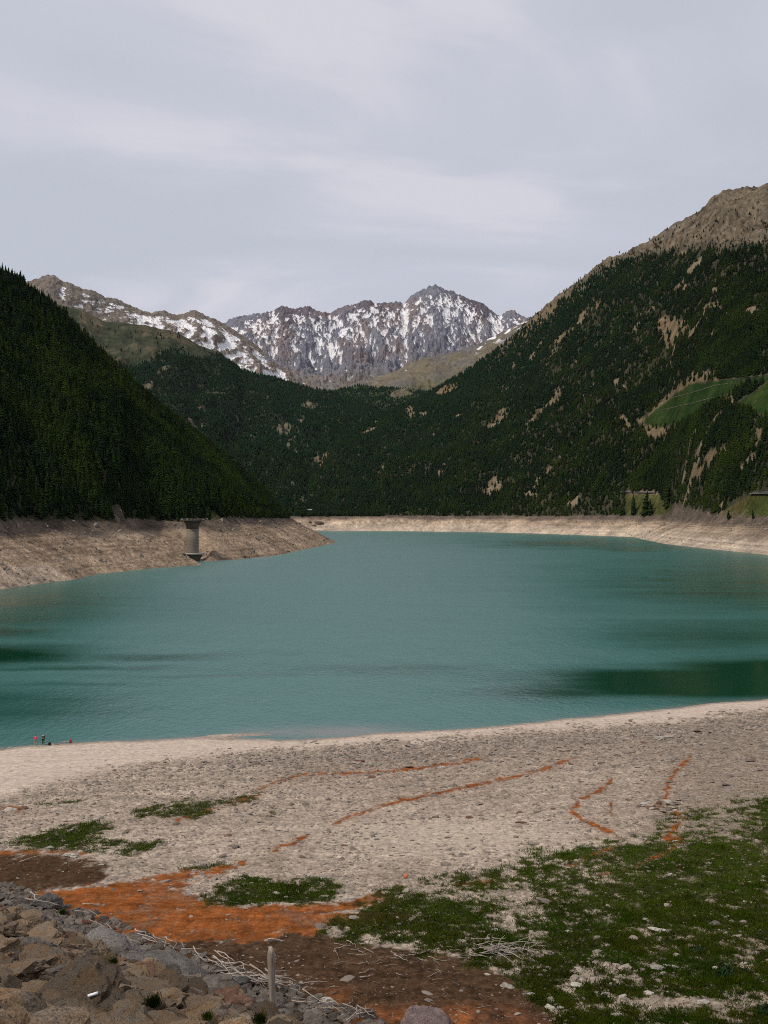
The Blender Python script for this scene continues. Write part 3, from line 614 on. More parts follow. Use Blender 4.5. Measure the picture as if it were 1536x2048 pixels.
pxs = np.arange(-420, 2151, 5.0); Yrow = CAMZ * F / np.concatenate([np.arange(34, 200, 1.0), np.arange(200, 560, 2.5), [700, 900]])
PX, YY = np.meshgrid(pxs, Yrow); XX = (PX - CX) / F * YY; py = CY + F * CAMZ / YY
wx = PX + 90 * fbm(XX / 60, YY / 90, 3, 701); wy = py + 13 * fbm(XX / 45, YY / 45, 4, 703) + 4.5 * pn(XX / 90 + 5, YY / 9, 705)
calm_shade = np.zeros(XX.shape)
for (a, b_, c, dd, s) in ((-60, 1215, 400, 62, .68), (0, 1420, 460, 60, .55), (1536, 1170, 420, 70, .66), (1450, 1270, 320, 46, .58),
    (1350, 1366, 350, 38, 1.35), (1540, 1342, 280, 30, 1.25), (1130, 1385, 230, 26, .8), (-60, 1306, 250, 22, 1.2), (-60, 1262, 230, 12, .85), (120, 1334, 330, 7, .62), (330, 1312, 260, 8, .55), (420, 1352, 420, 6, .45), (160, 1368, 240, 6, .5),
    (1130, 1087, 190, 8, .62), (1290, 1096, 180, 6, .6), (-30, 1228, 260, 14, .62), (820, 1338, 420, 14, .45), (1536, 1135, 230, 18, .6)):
    calm_shade = np.maximum(calm_shade, s * np.exp(-((wx - a) / c) ** 2 - ((wy - b_) / dd) ** 2))
calm_shade = np.clip(calm_shade * (1 + 0.35 * fbm(XX / 60, YY / 12, 3, 713)) + 0.12 * fbm(XX / 90, YY / 22, 4, 711), 0, 1)
shl = np.exp(-((PX - 690) / 130) ** 2 - ((wy - 1462) / 12) ** 2) * 0.75 + 0.5 * np.exp(-((PX - 520) / 60) ** 2 - ((wy - 1462) / 5) ** 2)
shl = np.maximum(shl, 0.5 * np.exp(-np.abs(py - interp(PX, SHORE)) / 3))
lake = grid_mesh('lake_water', XX, YY, np.zeros(XX.shape), None, {'calm_shade': calm_shade, 'shallow': np.clip(shl, 0, 0.8)}, water_mat()); tag(lake, kind='structure')

# ------------------------------------------------------------------ scatter by geometry nodes (only for what nobody could count)
def scatter(name, pts, scl, rot, idx, sources, label, cat):
    pts = np.asarray(pts, np.float32); n = len(pts)
    me = bpy.data.meshes.new(name); me.vertices.add(n); me.vertices.foreach_set('co', pts.ravel())
    scl = np.asarray(scl, np.float32); scl = np.repeat(scl[:, None], 3, 1) if scl.ndim == 1 else scl
    for nm, arr in (('scl', scl), ('rot', np.asarray(rot, np.float32))):
        a = me.attributes.new(nm, 'FLOAT_VECTOR', 'POINT'); a.data.foreach_set('vector', arr.ravel())
    a = me.attributes.new('vidx', 'INT', 'POINT'); a.data.foreach_set('value', np.asarray(idx, np.int32))
    o = bpy.data.objects.new(name, me); C.objects.link(o)
    col_ = bpy.data.collections.new(name + '_sources')
    for s in sources: col_.objects.link(s)
    g = bpy.data.node_groups.new(name + '_scatter', 'GeometryNodeTree')
    g.interface.new_socket('Geometry', in_out='INPUT', socket_type='NodeSocketGeometry'); g.interface.new_socket('Geometry', in_out='OUTPUT', socket_type='NodeSocketGeometry')
    gi = g.nodes.new('NodeGroupInput'); go = g.nodes.new('NodeGroupOutput')
    ci = g.nodes.new('GeometryNodeCollectionInfo'); ci.inputs[0].default_value = col_; ci.inputs[1].default_value = True; ci.inputs[2].default_value = True
    ip = g.nodes.new('GeometryNodeInstanceOnPoints'); ip.inputs['Pick Instance'].default_value = True
    def na(nm, ty):
        q = g.nodes.new('GeometryNodeInputNamedAttribute'); q.data_type = ty; q.inputs[0].default_value = nm; return q.outputs[0]
    g.links.new(gi.outputs[0], ip.inputs['Points']); g.links.new(ci.outputs[0], ip.inputs['Instance'])
    g.links.new(na('vidx', 'INT'), ip.inputs['Instance Index']); g.links.new(na('rot', 'FLOAT_VECTOR'), ip.inputs['Rotation']); g.links.new(na('scl', 'FLOAT_VECTOR'), ip.inputs['Scale'])
    g.links.new(ip.outputs[0], go.inputs[0])
    md = o.modifiers.new('scatter', 'NODES'); md.node_group = g
    return tag(o, label, cat, kind='stuff')
def src(name, me, mat):
    me.materials.clear(); me.materials.append(mat); return bpy.data.objects.new(name, me)

# ------------------------------------------------------------------ conifers
def conifer_crown(seed, slim=0.17, levels=17, per=10, fork=0.0, start=0.08):
    r = random.Random(seed); bm = bmesh.new()
    lean = (r.uniform(-.02, .02), r.uniform(-.02, .02))
    for k in range(levels):
        f = k / (levels - 1); h = start + (0.97 - start) * f
        rad = slim * (1 - f) ** 0.75 * r.uniform(0.72, 1.18) + 0.012
        if f < 0.15: rad *= 0.75 + f
        nb = max(4, int(per * (1 - 0.6 * f)))
        a0 = r.random() * 6.28
        for j in range(nb):
            if r.random() < 0.1: continue
            a = a0 + 6.283 * j / nb + r.uniform(-.3, .3); rr = rad * r.uniform(0.6, 1.25); w = rr * r.uniform(0.28, 0.5) + 0.012
            dz = -rr * r.uniform(0.15, 0.55); ca, sa = math.cos(a), math.sin(a); hh = h + r.uniform(-.02, .02)
            cx, cy = lean[0] * h * 4, lean[1] * h * 4
            th = 0.025 + 0.03 * (1 - f)
            p0 = bm.verts.new((cx, cy, hh + th)); p1 = bm.verts.new((cx + ca * rr * .6 - sa * w, cy + sa * rr * .6 + ca * w, hh + dz * .5))
            p2 = bm.verts.new((cx + ca * rr, cy + sa * rr, hh + dz)); p3 = bm.verts.new((cx + ca * rr * .6 + sa * w, cy + sa * rr * .6 - ca * w, hh + dz * .5))
            p4 = bm.verts.new((cx + ca * rr * .5, cy + sa * rr * .5, hh + dz * .4 + th * 1.2)); p5 = bm.verts.new((cx + ca * rr * .45, cy + sa * rr * .45, hh + dz * .5 - th * 1.3))
            for q in ((p0, p1, p4), (p1, p2, p4), (p2, p3, p4), (p3, p0, p4), (p0, p5, p1), (p1, p5, p2), (p2, p5, p3)):
                bm.faces.new(q)
    t0 = bm.verts.new((lean[0] * 4, lean[1] * 4, 1.0)); rr = 0.014
    ring = [bm.verts.new((lean[0] * 3.6 + rr * math.cos(q * 2.09), lean[1] * 3.6 + rr * math.sin(q * 2.09), 0.9)) for q in range(3)]
    for q in range(3): bm.faces.new((ring[q], ring[(q + 1) % 3], t0))
    me = bpy.data.meshes.new('crown'); bm.to_mesh(me); bm.free(); return me
def trunk_mesh():
    bm = bmesh.new(); rings = []
    for z, rr in ((-0.06, 0.017), (0.02, 0.014), (0.3, 0.011), (0.65, 0.006), (0.93, 0.002)):
        rings.append([bm.verts.new((rr * math.cos(q * 1.047), rr * math.sin(q * 1.047), z)) for q in range(6)])
    for a, b in zip(rings, rings[1:]):
        for q in range(6): bm.faces.new((a[q], a[(q + 1) % 6], b[(q + 1) % 6], b[q]))
    me = bpy.data.meshes.new('trunk'); bm.to_mesh(me); bm.free(); me.materials.append(M_bark); return me
CROWNS = [conifer_crown(1, .17), conifer_crown(2, .21, 16, 11), conifer_crown(3, .14, 18, 9), conifer_crown(4, .24, 14, 11, 0, .12), conifer_crown(5, .19, 15, 10, 0, .05), conifer_crown(6, .27, 12, 11, 0, .15)]
for m_ in CROWNS: m_.materials.append(M_needles)
TRUNK = trunk_mesh()

TP = []   # x, y, z, height, pxphoto, flagvisible
def plant_lakeside(n_try, x0, x1, y0, y1, hr, seed):
    r = np.random.default_rng(seed)
    pxv = r.uniform(x0, x1, n_try); # area-uniform in plan
    Yv = np.sqrt(r.uniform(y0 ** 2, y1 ** 2, n_try)); X = (pxv - CX) / F * Yv
    z, d, lt, rt, le, re, flat = hills_h(X, Yv, True); px, py, me, ta, bare = hill_masks(X, Yv, z, d)
    dens = fbm(X / 40, Yv / 40, 4, 801); clg = clearing(X, Yv)
    keep = (d > 64 + 28 * flat + 5 * dens) & (me < -1.0) & (lt < 1.12) | False
    isl = (px < 610) & (Yv < 2000)
    keep = (d > 61 + 28 * flat + 5 * dens) & (me < -1.2) & np.where(isl, lt < 1.08, rt < 1.06)
    pr = np.where(isl, 1.0, 0.93)
    pr = pr * np.where(ta > 0.5, 0.16, 1)
    # openings with dry grass on the right-hand slope
    pr = np.where(~isl, pr * (1 - 0.93 * sst(clg, 0.43, 0.55)), pr)
    edge = sst(interp(px, RRIDGE) + 60 - py, 0, 50) * sst(px, 930, 1050) * (1 - sst(px, 1250, 1320))
    pr = np.where(~isl, pr * (1 - 0.62 * edge), pr)
    rsp = sst(px, 1300, 1400) * (1 - sst(np.abs(py - 530), 20, 60)); pr = np.where(~isl, pr * (1 - 0.55 * rsp * sst(dens, -0.2, 0.2)), pr)
    pr = pr * np.maximum((1 - bare) ** 1.3, 0.05 * (1 - sst(interp(px, TREELINE) - py, 10, 80)))
    pr = np.where(~isl & (px > 1360) & (py > 880), pr * 0.7, pr)
    keep &= r.uniform(0, 1, n_try) < pr
    X, Yv, z, d, bare = X[keep], Yv[keep], z[keep], d[keep], bare[keep]
    h = r.uniform(*hr, len(X)) * np.where(bare > 0.2, 0.6, 1) * np.where(d < 72, 0.75, 1) * (1 + 0.12 * pn(X / 70, Yv / 70, 811))
    return np.stack([X, Yv, z - 0.3, h], 1)
TP.append(plant_lakeside(60000, -420, 640, 540, 1720, (8, 15.5), 1))
TP.append(plant_lakeside(9000, 1265, 1500, 1080, 1750, (8, 15), 12))
TP.append(plant_lakeside(125000, 590, 1750, 1000, 3150, (8, 15), 2))
def plant_sheet(sh, n, hr, seed):
    PXg, X_, Y_, Z_, T_, alp, clr = sh; r = np.random.default_rng(seed)
    i = r.integers(0, X_.shape[0] - 1, n); j = r.integers(0, X_.shape[1] - 1, n); fx = r.uniform(0, 1, n); fy = r.uniform(0, 1, n)
    def bil(A): return (A[i, j] * (1 - fx) + A[i, j + 1] * fx) * (1 - fy) + (A[i + 1, j] * (1 - fx) + A[i + 1, j + 1] * fx) * fy
    X, Yv, z, a, c, t = bil(X_), bil(Y_), bil(Z_), bil(alp), bil(clr), bil(T_)
    k = (r.uniform(0, 1, n) > np.maximum(a * 0.985, c * 0.93)) & (t < 1.02) & (t > 0.01)
    return np.stack([X[k], Yv[k], z[k] - 0.3, r.uniform(*hr, k.sum())], 1)
TP.append(plant_sheet(MID, 60000, (9, 16), 3)); TP.append(plant_sheet(VAL, 14000, (10, 16), 4))
TP = np.concatenate(TP)
tpx = CX + F * TP[:, 0] / TP[:, 1]; tpy = CY + F * (CAMZ - TP[:, 2]) / TP[:, 1]
app = TP[:, 3] / TP[:, 1] * ((tpx > 3) & (tpx < 1533))
order = np.argsort(-app); near = order[:270]; rest = np.setdiff1d(np.arange(len(TP)), near)
q = TP[rest]; nq = len(q)
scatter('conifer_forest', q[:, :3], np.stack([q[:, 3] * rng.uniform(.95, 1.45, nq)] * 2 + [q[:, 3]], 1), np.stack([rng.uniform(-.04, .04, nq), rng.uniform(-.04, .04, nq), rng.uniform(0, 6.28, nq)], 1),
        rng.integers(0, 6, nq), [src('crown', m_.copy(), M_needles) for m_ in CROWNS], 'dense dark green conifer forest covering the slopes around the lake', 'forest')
protos = {}
def place_tree(x, y, z, h, rz, v, label, group=None, fat=1.0):
    if v not in protos:
        root = empty('conifer_tree'); linkmesh('crown', CROWNS[v], None, root); linkmesh('trunk', TRUNK, None, root); protos[v] = root; o = root
    else: o = copy_tree(protos[v])
    o.location = (x, y, z); o.scale = (h * fat, h * fat, h); o.rotation_euler = (0, 0, rz)
    for k_ in ('label', 'category', 'group'):
        if k_ in o: del o[k_]
    return tag(o, label, 'tree', group)
zn = [(35, 'at the very left edge of the forest'), (75, 'near the left edge of the forest'), (120, 'left of the dark bank scree'), (175, 'above the left half of the dark scree'), (235, 'above the right half of the dark scree'), (290, 'midway between dark scree and tower'), (350, 'just left of the concrete tower'),
      (420, 'behind the concrete tower'), (500, 'just right of the concrete tower'), (700, 'on the spur right of the tower'), (1300, 'above the far pale bank'), (1450, 'beside the road on the right'), (2000, 'near the grassy bank at right')]
for i in near:
    x, y, z, h = TP[i]; p_ = tpx[i]; zz_ = next(b for a, b in zn if p_ < a)
    hw = 'tall' if h > 16.5 else 'mid-height' if h > 14 else 'short'; dz_ = z - 30; row = 'lowest-row' if dz_ < 10 else 'second-row' if dz_ < 20 else 'third-row' if dz_ < 32 else 'fourth-row' if dz_ < 46 else 'upper'
    v_ = rnd.randrange(6); ft = ['', 'broad ', 'slim ', 'broad ', '', 'wide-skirted '][v_]
    place_tree(x, y, z, h, rnd.uniform(0, 6.28), v_, f'{hw} {ft}{row} dark conifer {zz_}', 'conifers along the lower forest edge', rnd.uniform(.9, 1.2))
for (a, b, hp, v, lab) in [(1458, 1039, 20, 3, 'small rounded dark conifer, left of two standing alone on the grassy bank'), (1507, 1038, 19, 1, 'small pointed dark conifer, right of two standing alone on the grassy bank'),
        (1267, 1030, 44, 2, 'slim dark conifer on the pale grassy ground below the road'), (1290, 1031, 50, 1, 'broad tall dark conifer rising across the road strip'), (1301, 1030, 34, 0, 'shorter dark conifer touching the broad tall one below the road'),
        (1334, 1016, 56, 2, 'tall narrow dark conifer at the right end of the visible road strip'), (1404, 753, 11, 4, 'tiny lone conifer on tan ground left above the meadow'), (1425, 761, 13, 1, 'lone conifer standing on the upper edge of the meadow'),
        (1306, 815, 9, 3, 'lone small conifer on tan ground left of the meadow edge')]:
    x, y, z = hills_hit(a, b, 900); place_tree(x, y, z - 0.2, hp * y / F, rnd.uniform(0, 6), v, lab, None, 1.15)

# ------------------------------------------------------------------ intake tower
def lathe(bm, prof, n=40, cx=0., cy=0.):
    rings = [[bm.verts.new((cx + r_ * math.cos(6.28318 * k / n), cy + r_ * math.sin(6.28318 * k / n), z)) for k in range(n)] for r_, z in prof]
    for a, b in zip(rings, rings[1:]):
        for k in range(n): bm.faces.new((a[k], a[(k + 1) % n], b[(k + 1) % n], b[k]))
    bm.faces.new(rings[0][::-1]); bm.faces.new(rings[-1])
def box(bm, x0, y0, z0, x1, y1, z1):
    v = [bm.verts.new(p) for p in ((x0,y0,z0),(x1,y0,z0),(x1,y1,z0),(x0,y1,z0),(x0,y0,z1),(x1,y0,z1),(x1,y1,z1),(x0,y1,z1))]
    for f in ((3,2,1,0),(4,5,6,7),(0,1,5,4),(1,2,6,5),(2,3,7,6),(3,0,4,7)): bm.faces.new([v[i] for i in f])
def tube(bm, pts, radii, n=7, cap=True):
    rings = []; up = Vector((0.13, 0.21, 0.97))
    for i, p in enumerate(pts):
        p = Vector(p); a = Vector(pts[max(i - 1, 0)]); b = Vector(pts[min(i + 1, len(pts) - 1)]); t = (b - a).normalized()
        s = t.cross(up); s = s.normalized() if s.length > 1e-3 else t.cross(Vector((1, 0, 0))).normalized(); w = t.cross(s)
        rings.append([bm.verts.new(p + (s * math.cos(6.28318 * k / n) + w * math.sin(6.28318 * k / n)) * radii[i]) for k in range(n)])
    for a, b in zip(rings, rings[1:]):
        for k in range(n): bm.faces.new((a[k], a[(k + 1) % n], b[(k + 1) % n], b[k]))
    if cap: bm.faces.new(rings[0][::-1]); bm.faces.new(rings[-1])
def conc_mat():
    m, nt, b = newmat('stained_concrete'); g = nd(nt, 'ShaderNodeTexCoord')
    mpn = nd(nt, 'ShaderNodeMapping'); mpn.inputs['Scale'].default_value = (0.25, 0.25, 1.6); nt.links.new(g.outputs['Object'], mpn.inputs[0])
    n = noise_tex(nt, mpn.outputs[0], 1.2, 6, 0.65); w = nd(nt, 'ShaderNodeTexWave', Scale=0.35, Distortion=0.6); w.bands_direction = 'Z'; nt.links.new(g.outputs['Object'], w.inputs[0])
    c = mixc(nt, mrange(nt, n, 0.35, 0.65), (0.13, 0.108, 0.082), (0.22, 0.19, 0.152)); c = mixc(nt, mrange(nt, w.outputs[1], 0, 0.25, 0.35, 0), c, (0.075, 0.062, 0.05))
    nt.links.new(c, b.inputs['Base Color']); return m
M_conc = conc_mat(); M_conc_pale = flat_mat('pale_concrete', (0.34, 0.31, 0.27), 0.9, 0.2, 0.8); M_conc_dark = flat_mat('dark_stained_concrete', (0.085, 0.070, 0.055), 0.9, 0.35, 0.4)
TY = 800.0; s_ = TY / F; tx = (385.2 - CX) / F * TY
tower = empty('intake_tower', (tx, TY, 0)); tag(tower, 'round concrete water intake tower with flared cap standing against the left bank', 'tower')
bm = bmesh.new(); lathe(bm, [(5.0, 6.4), (4.9, 7.0), (4.85, 15), (4.8, 25.6)], 48); from_bm('column', bm, M_conc, tower)
bm = bmesh.new(); lathe(bm, [(4.85, 25.6), (4.95, 27.2), (5.6, 29.2), (6.7, 31.0), (7.6, 31.9)], 48); from_bm('flared_head', bm, M_conc_dark, tower)
bm = bmesh.new(); lathe(bm, [(9.4, 31.9), (9.6, 32.0), (9.6, 32.6), (9.5, 32.75)], 48); from_bm('deck', bm, M_conc_dark, tower)
bm = bmesh.new(); lathe(bm, [(6.9, 4.9), (7.7, 5.1), (7.8, 6.3), (7.7, 6.4)], 48, 1.9, -0.6); from_bm('lower_platform', bm, M_conc_pale, tower)
bm = bmesh.new(); lathe(bm, [(4.0, -4), (4.0, 0.5), (5.0, 2.6), (6.6, 4.9)], 40, 1.9, -0.6); from_bm('base_cone', bm, M_conc_dark, tower)
for (xa, w_, h_) in ((-8.6, 1.6, 1.0), (-4.3, 0.8, 1.1), (8.8, .7, .9)):
    bm = bmesh.new(); box(bm, xa - w_ / 2, -.6, 32.75, xa + w_ / 2, .6, 32.75 + h_); bmesh.ops.bevel(bm, geom=bm.edges[:], offset=0.08, segments=1); from_bm('equipment_box', bm, M_conc_pale, tower, False)
bm = bmesh.new(); box(bm, 3.4, -1.2, 32.75, 6.4, 1.2, 33.7); bmesh.ops.bevel(bm, geom=bm.edges[:], offset=0.1, segments=1); hz = from_bm('hoist', bm, M_conc_dark, tower, False)
bm = bmesh.new(); tube(bm, [(5.6, 0, 33.4), (2.2, 0, 35.4)], [0.22, 0.14], 6); from_bm('hoist_arm', bm, flat_mat('rusty_steel', (0.16, 0.06, 0.035)), hz)
bm = bmesh.new()
for k in range(24):
    a_ = k * 6.28318 / 24; tube(bm, [(9.3 * math.cos(a_), 9.3 * math.sin(a_), 32.7), (9.3 * math.cos(a_), 9.3 * math.sin(a_), 33.7)], [.05, .05], 5)
for zz_ in (33.25, 33.7):
    tube(bm, [(9.3 * math.cos(k * 6.28318 / 48), 9.3 * math.sin(k * 6.28318 / 48), zz_) for k in range(49)], [.04] * 49, 4)
from_bm('railing', bm, flat_mat('dull_steel', (0.12, 0.11, 0.10), 0.6), tower, False)
x, y, z = hills_hit(408, 1112, 780)
bm = bmesh.new(); box(bm, -1.6, -1.2, -1.5, 1.6, 1.2, 2.0); bmesh.ops.bevel(bm, geom=bm.edges[:], offset=0.15, segments=1); o = from_bm('concrete_block', bm, M_conc_pale, None, False); o.location = (x, y, z); tag(o, 'pale concrete block on the bank just right of the tower base', 'block')
# crest ledge of the rock bench at the far left of the bank
x1, y1, z1 = hills_hit(-20, 1134); x2, y2, z2 = hills_hit(92, 1128)

# ------------------------------------------------------------------ road, guard rails, stone walls, far shelter
M_road = flat_mat('grey_asphalt', (0.10, 0.10, 0.10), 0.9, 0.2, 0.3); M_rail = flat_mat('galvanised_rail', (0.22, 0.22, 0.22), 0.5, 0.1, 1.0); M_wall = flat_mat('dry_stone', (0.13, 0.12, 0.10), 0.95, 0.5, 0.7)
def strip(pts, halfw, dz):
    bm = bmesh.new(); prev = None
    for i, p in enumerate(pts):
        a = Vector(pts[max(i - 1, 0)]); b = Vector(pts[min(i + 1, len(pts) - 1)]); t = (b - a); t.z = 0; t.normalize(); s = Vector((-t.y, t.x, 0)) * halfw
        q = Vector(p) + Vector((0, 0, dz)); cur = [bm.verts.new(q - s), bm.verts.new(q + s), bm.verts.new(q + s - Vector((0, 0, 1.2))), bm.verts.new(q - s - Vector((0, 0, 1.2)))]
        if prev:
            for k in range(4): bm.faces.new((prev[k], prev[(k + 1) % 4], cur[(k + 1) % 4], cur[k]))
        else: bm.faces.new(cur[::-1])
        prev = cur
    bm.faces.new(prev); return bm
def along(pix, y0, n=12):
    out = []
    for (a, b), (c, d_) in zip(pix, pix[1:]):
        for k in range(n): out.append(hills_hit(a + (c - a) * k / n, b + (d_ - b) * k / n, y0))
    out.append(hills_hit(*pix[-1], y0)); return out
for pix, wh in (([(1240, 984), (1280, 985.5), (1322, 985)], 'passing behind the dark conifers above the far bank'), ([(1498, 988), (1536, 987), (1640, 984)], 'crossing the grassy slope at the right edge')):
    pts = along(pix, 900, 6); zavg = [p[2] for p in pts]
    k5 = np.convolve(np.pad(np.array(zavg), 3, 'edge'), np.ones(7) / 7, 'valid'); yy5 = np.convolve(np.pad(np.array([p[1] for p in pts]), 3, 'edge'), np.ones(7) / 7, 'valid')
    pts = [(p[0], float(b_), float(a_)) for p, a_, b_ in zip(pts, k5, yy5)]
    rd = from_bm('road', strip(pts, 3.2, 0.8), M_road, None, False); tag(rd, kind='structure')
    bm = bmesh.new(); tube(bm, [(p[0], p[1] - 3.3, p[2] + 1.5) for p in pts], [0.28] * len(pts), 6)
    for p in pts[::2]: tube(bm, [(p[0], p[1] - 3.2, p[2] + 0.7), (p[0], p[1] - 3.2, p[2] + 1.4)], [.1, .1], 5)
    o = from_bm('guard_rail', bm, M_rail, None, False); tag(o, 'pale metal guard rail along the road ' + wh, 'guard rail')
for pix, lab in (([(1310, 823), (1345, 816), (1380, 808), (1420, 797), (1450, 791), (1468, 787)], 'long straight dry stone wall across the middle of the green meadow'),
                 ([(1338, 798), (1365, 791), (1400, 781), (1432, 771), (1455, 768)], 'upper dry stone wall curving across the green meadow'),
                 ([(1434, 761), (1470, 758), (1505, 754), (1536, 750)], 'dry stone wall along the upper edge of the green meadow')):
    pts = along(pix, 1000, 8); bm = bmesh.new(); r = random.Random(len(pts))
    for p, q2 in zip(pts, pts[1:]):
        p, q2 = Vector(p), Vector(q2); L_ = (q2 - p).length; nn = max(1, int(L_ / 2.2))
        for k in range(nn):
            if r.random() < 0.18: continue
            c = p.lerp(q2, (k + .5) / nn); sz = r.uniform(.5, 1.1); mtx = Matrix.Translation(c + Vector((0, 0, .3))) @ Matrix.Rotation(r.random() * 6, 4, 'Z') @ Matrix.Diagonal((sz * 1.2, sz, sz * .7, 1))
            bmesh.ops.create_icosphere(bm, subdivisions=1, radius=1, matrix=mtx)
    o = from_bm('stone_wall', bm, M_wall, None, False); tag(o, lab, 'wall')
x, y, z = hills_hit(620, 1030, 1500); y = min(y, 2230); x = (620 - CX) / F * y
sh = empty('shelter', (x, y, 33)); tag(sh, 'small white flat-roofed structure on a post before the forest at the lake head', 'shelter')
M_white = flat_mat('white_paint', (0.78, 0.79, 0.78), 0.6, 0.05)
bm = bmesh.new(); box(bm, -5.2, -2.5, 11.6, 5.0, 2.5, 12.5); box(bm, -4.8, -2.2, 10.4, 4.2, 2.2, 11.6); from_bm('roof', bm, M_white, sh, False)
bm = bmesh.new(); box(bm, -.35, -.3, -4, .35, .3, 10.4); from_bm('post', bm, M_white, sh, False)

# ------------------------------------------------------------------ rocks
def rock_mesh(seed, sub=3, flat=1.0, rough=0.10, planes=10):
    r = random.Random(seed); bm = bmesh.new(); bmesh.ops.create_icosphere(bm, subdivisions=sub, radius=1)
    ns = []
    for k in range(planes):
        v = Vector((r.gauss(0, 1), r.gauss(0, 1), r.gauss(0, 1))).normalized(); ns.append((v, r.uniform(0.55, 0.95)))
    off = Vector((seed * 3.1, seed * 1.7, seed * 2.3)); st = Vector((r.uniform(.75, 1.25), r.uniform(.75, 1.1), r.uniform(.6, .9) * flat))
    for v in bm.verts:
        d_ = v.co.normalized(); rad = 1.1
        for n_, k in ns:
            q_ = d_.dot(n_)
            if q_ > 0.05: rad = min(rad, k / q_)
        rad += rough * mnoise.fractal(d_ * 1.6 + off, 0.8, 2.1, 5) + rough * 0.35 * mnoise.noise(d_ * 7 + off)
        v.co = Vector((d_.x * rad * st.x, d_.y * rad * st.y, d_.z * rad * st.z))
    me = bpy.data.meshes.new('rock'); bm.to_mesh(me); bm.free(); me.polygons.foreach_set('use_smooth', [True] * len(me.polygons))
    try: me.set_sharp_from_angle(angle=R(32))
    except Exception: pass
    return me
RV = [rock_mesh(100 + k, 4, [.85, .65, .5][k % 3], 0.22) for k in range(12)]
def rset(mat): 
    out = []
    for m_ in RV: c_ = m_.copy(); c_.materials.append(mat); out.append(c_)
    return out
RK = {'brown': rset(M_rock), 'grey': rset(M_rock_grey), 'stone': rset(M_stone), 'pale': rset(M_pale), 'rust': rset(M_rust)}
def put_rock(name, mat, v, loc, scale, rot, label, cat, group=None):
    me = RK[mat][v % 12] if isinstance(mat, str) else mat
    o = bpy.data.objects.new(name, me); C.objects.link(o); o.location = loc; o.scale = scale; o.rotation_euler = rot
    return tag(o, label, cat, group)

# dam toe riprap: dart throwing, large first
rr = random.Random(3); placed = []
def on_dam(x, y): return float(dam_plane(x, y)) > float(beach_base(np.array(x), np.array(y))) - 0.5
cell = {}
def ok(x, y, rad, k=0.78):
    for i in range(int(x) - 2, int(x) + 3):
        for j in range(int(y) - 2, int(y) + 3):
            for (a, b, c) in cell.get((i, j), ()):
                if (a - x) ** 2 + (b - y) ** 2 < (k * (c + rad)) ** 2: return False
    return True
for rad, tries in ((1.25, 90), (0.95, 200), (0.72, 400), (0.55, 900), (0.38, 3500), (0.25, 6000), (0.15, 7000)):
    for _ in range(tries):
        pxv = rr.uniform(-160, 820); Yv = math.sqrt(rr.uniform(9 ** 2, 66 ** 2)); x = (pxv - CX) / F * Yv
        if not on_dam(x, Yv): continue
        rd_ = rad * rr.uniform(.8, 1.2)
        toe = float(dam_plane(x, Yv) - beach_base(np.array(x), np.array(Yv)))
        if toe < 1.6 and rd_ > 0.33: continue
        if toe < 4 and rd_ > 0.55: continue
        if rad > 0.9 and Yv > 21: continue
        if rad < 0.2 and toe > 3.0 and rr.random() < 0.7: continue
        if ok(x, Yv, rd_):
            cell.setdefault((int(x), int(Yv)), []).append((x, Yv, rd_)); placed.append((x, Yv, rd_, toe))
pa = np.array(placed); gz = ground_h(pa[:, 0], pa[:, 1])
ppx = CX + F * pa[:, 0] / pa[:, 1]; ppy = CY + F * (CAMZ - gz) / pa[:, 1]
vis = (ppx > -40) & (ppx < 1560) & (ppy < 2085) & (ppy > 1500)
score = np.where(vis, pa[:, 2] / pa[:, 1], 0); od = np.argsort(-score); top = set(od[:285].tolist())
rest_i = [i for i in range(len(pa)) if i not in top]
cnt = 0
def bandname(x_, y_):
    if x_ < 160: return 'at the left edge under the lone boulder' if y_ < 1880 else 'at the left edge beside the dark slope' if y_ < 1960 else 'in the bottom left corner'
    if x_ < 330: return 'just below the smooth grey slab' if y_ < 1960 else 'around the short white tube' if y_ < 2010 else 'at the bottom edge under the white tube'
    if x_ < 480: return 'above the bright grass tuft' if y_ < 2000 else 'right of the bright grass tuft at the bottom'
    return 'at the foot of the wooden post' if x_ < 600 else 'at the thin right end of the rock slope'
for i in top:
    x, y, rd_, toe = pa[i]; grey = toe < 2.2 or rr.random() < 0.08; rust = (not grey) and rd_ < .5 and rr.random() < 0.12
    mt = 'grey' if grey else 'rust' if rust else 'brown'; vv_ = rr.randrange(12); fl_ = ['blocky', 'flattish', 'slab-like'][vv_ % 3]; sz = 'very large' if rd_ > 1.0 else 'large' if rd_ > .75 else 'mid-sized' if rd_ > .45 else 'small'
    tl = {'grey': 'grey angular', 'rust': 'rusty red', 'brown': 'brown lichen-flecked'}[mt]
    put_rock('rock', mt, vv_, (x, y, gz[i] + rd_ * 0.12), (rd_ * 1.25, rd_ * 1.15, rd_ * rr.uniform(.75, 1.1)), (rr.uniform(-.4, .4), rr.uniform(-.4, .4), rr.uniform(0, 6.28)),
             f'{sz} {tl} {fl_} rock {bandname(ppx[i], ppy[i])}', 'rock', 'rocks of the stone slope at the lower left')
ri = np.array(rest_i)
nr_ = len(ri); isg = (pa[ri, 3] < 2.2).astype(int)
scatter('rubble', np.stack([pa[ri, 0], pa[ri, 1], gz[ri]], 1), np.stack([pa[ri, 2] * 1.2] * 2 + [pa[ri, 2]], 1), rng.uniform(-.5, .5, (nr_, 3)) + np.stack([np.zeros(nr_), np.zeros(nr_), rng.uniform(0, 6, nr_)], 1),
        rng.integers(0, 6, nr_) + 6 * isg, [src(f'a{k:02d}', RV[k].copy(), M_rock) for k in range(6)] + [src(f'b{k:02d}', RV[k].copy(), M_rock_grey) for k in range(6)], 'small broken stones filling the gaps of the rock slope', 'rubble')
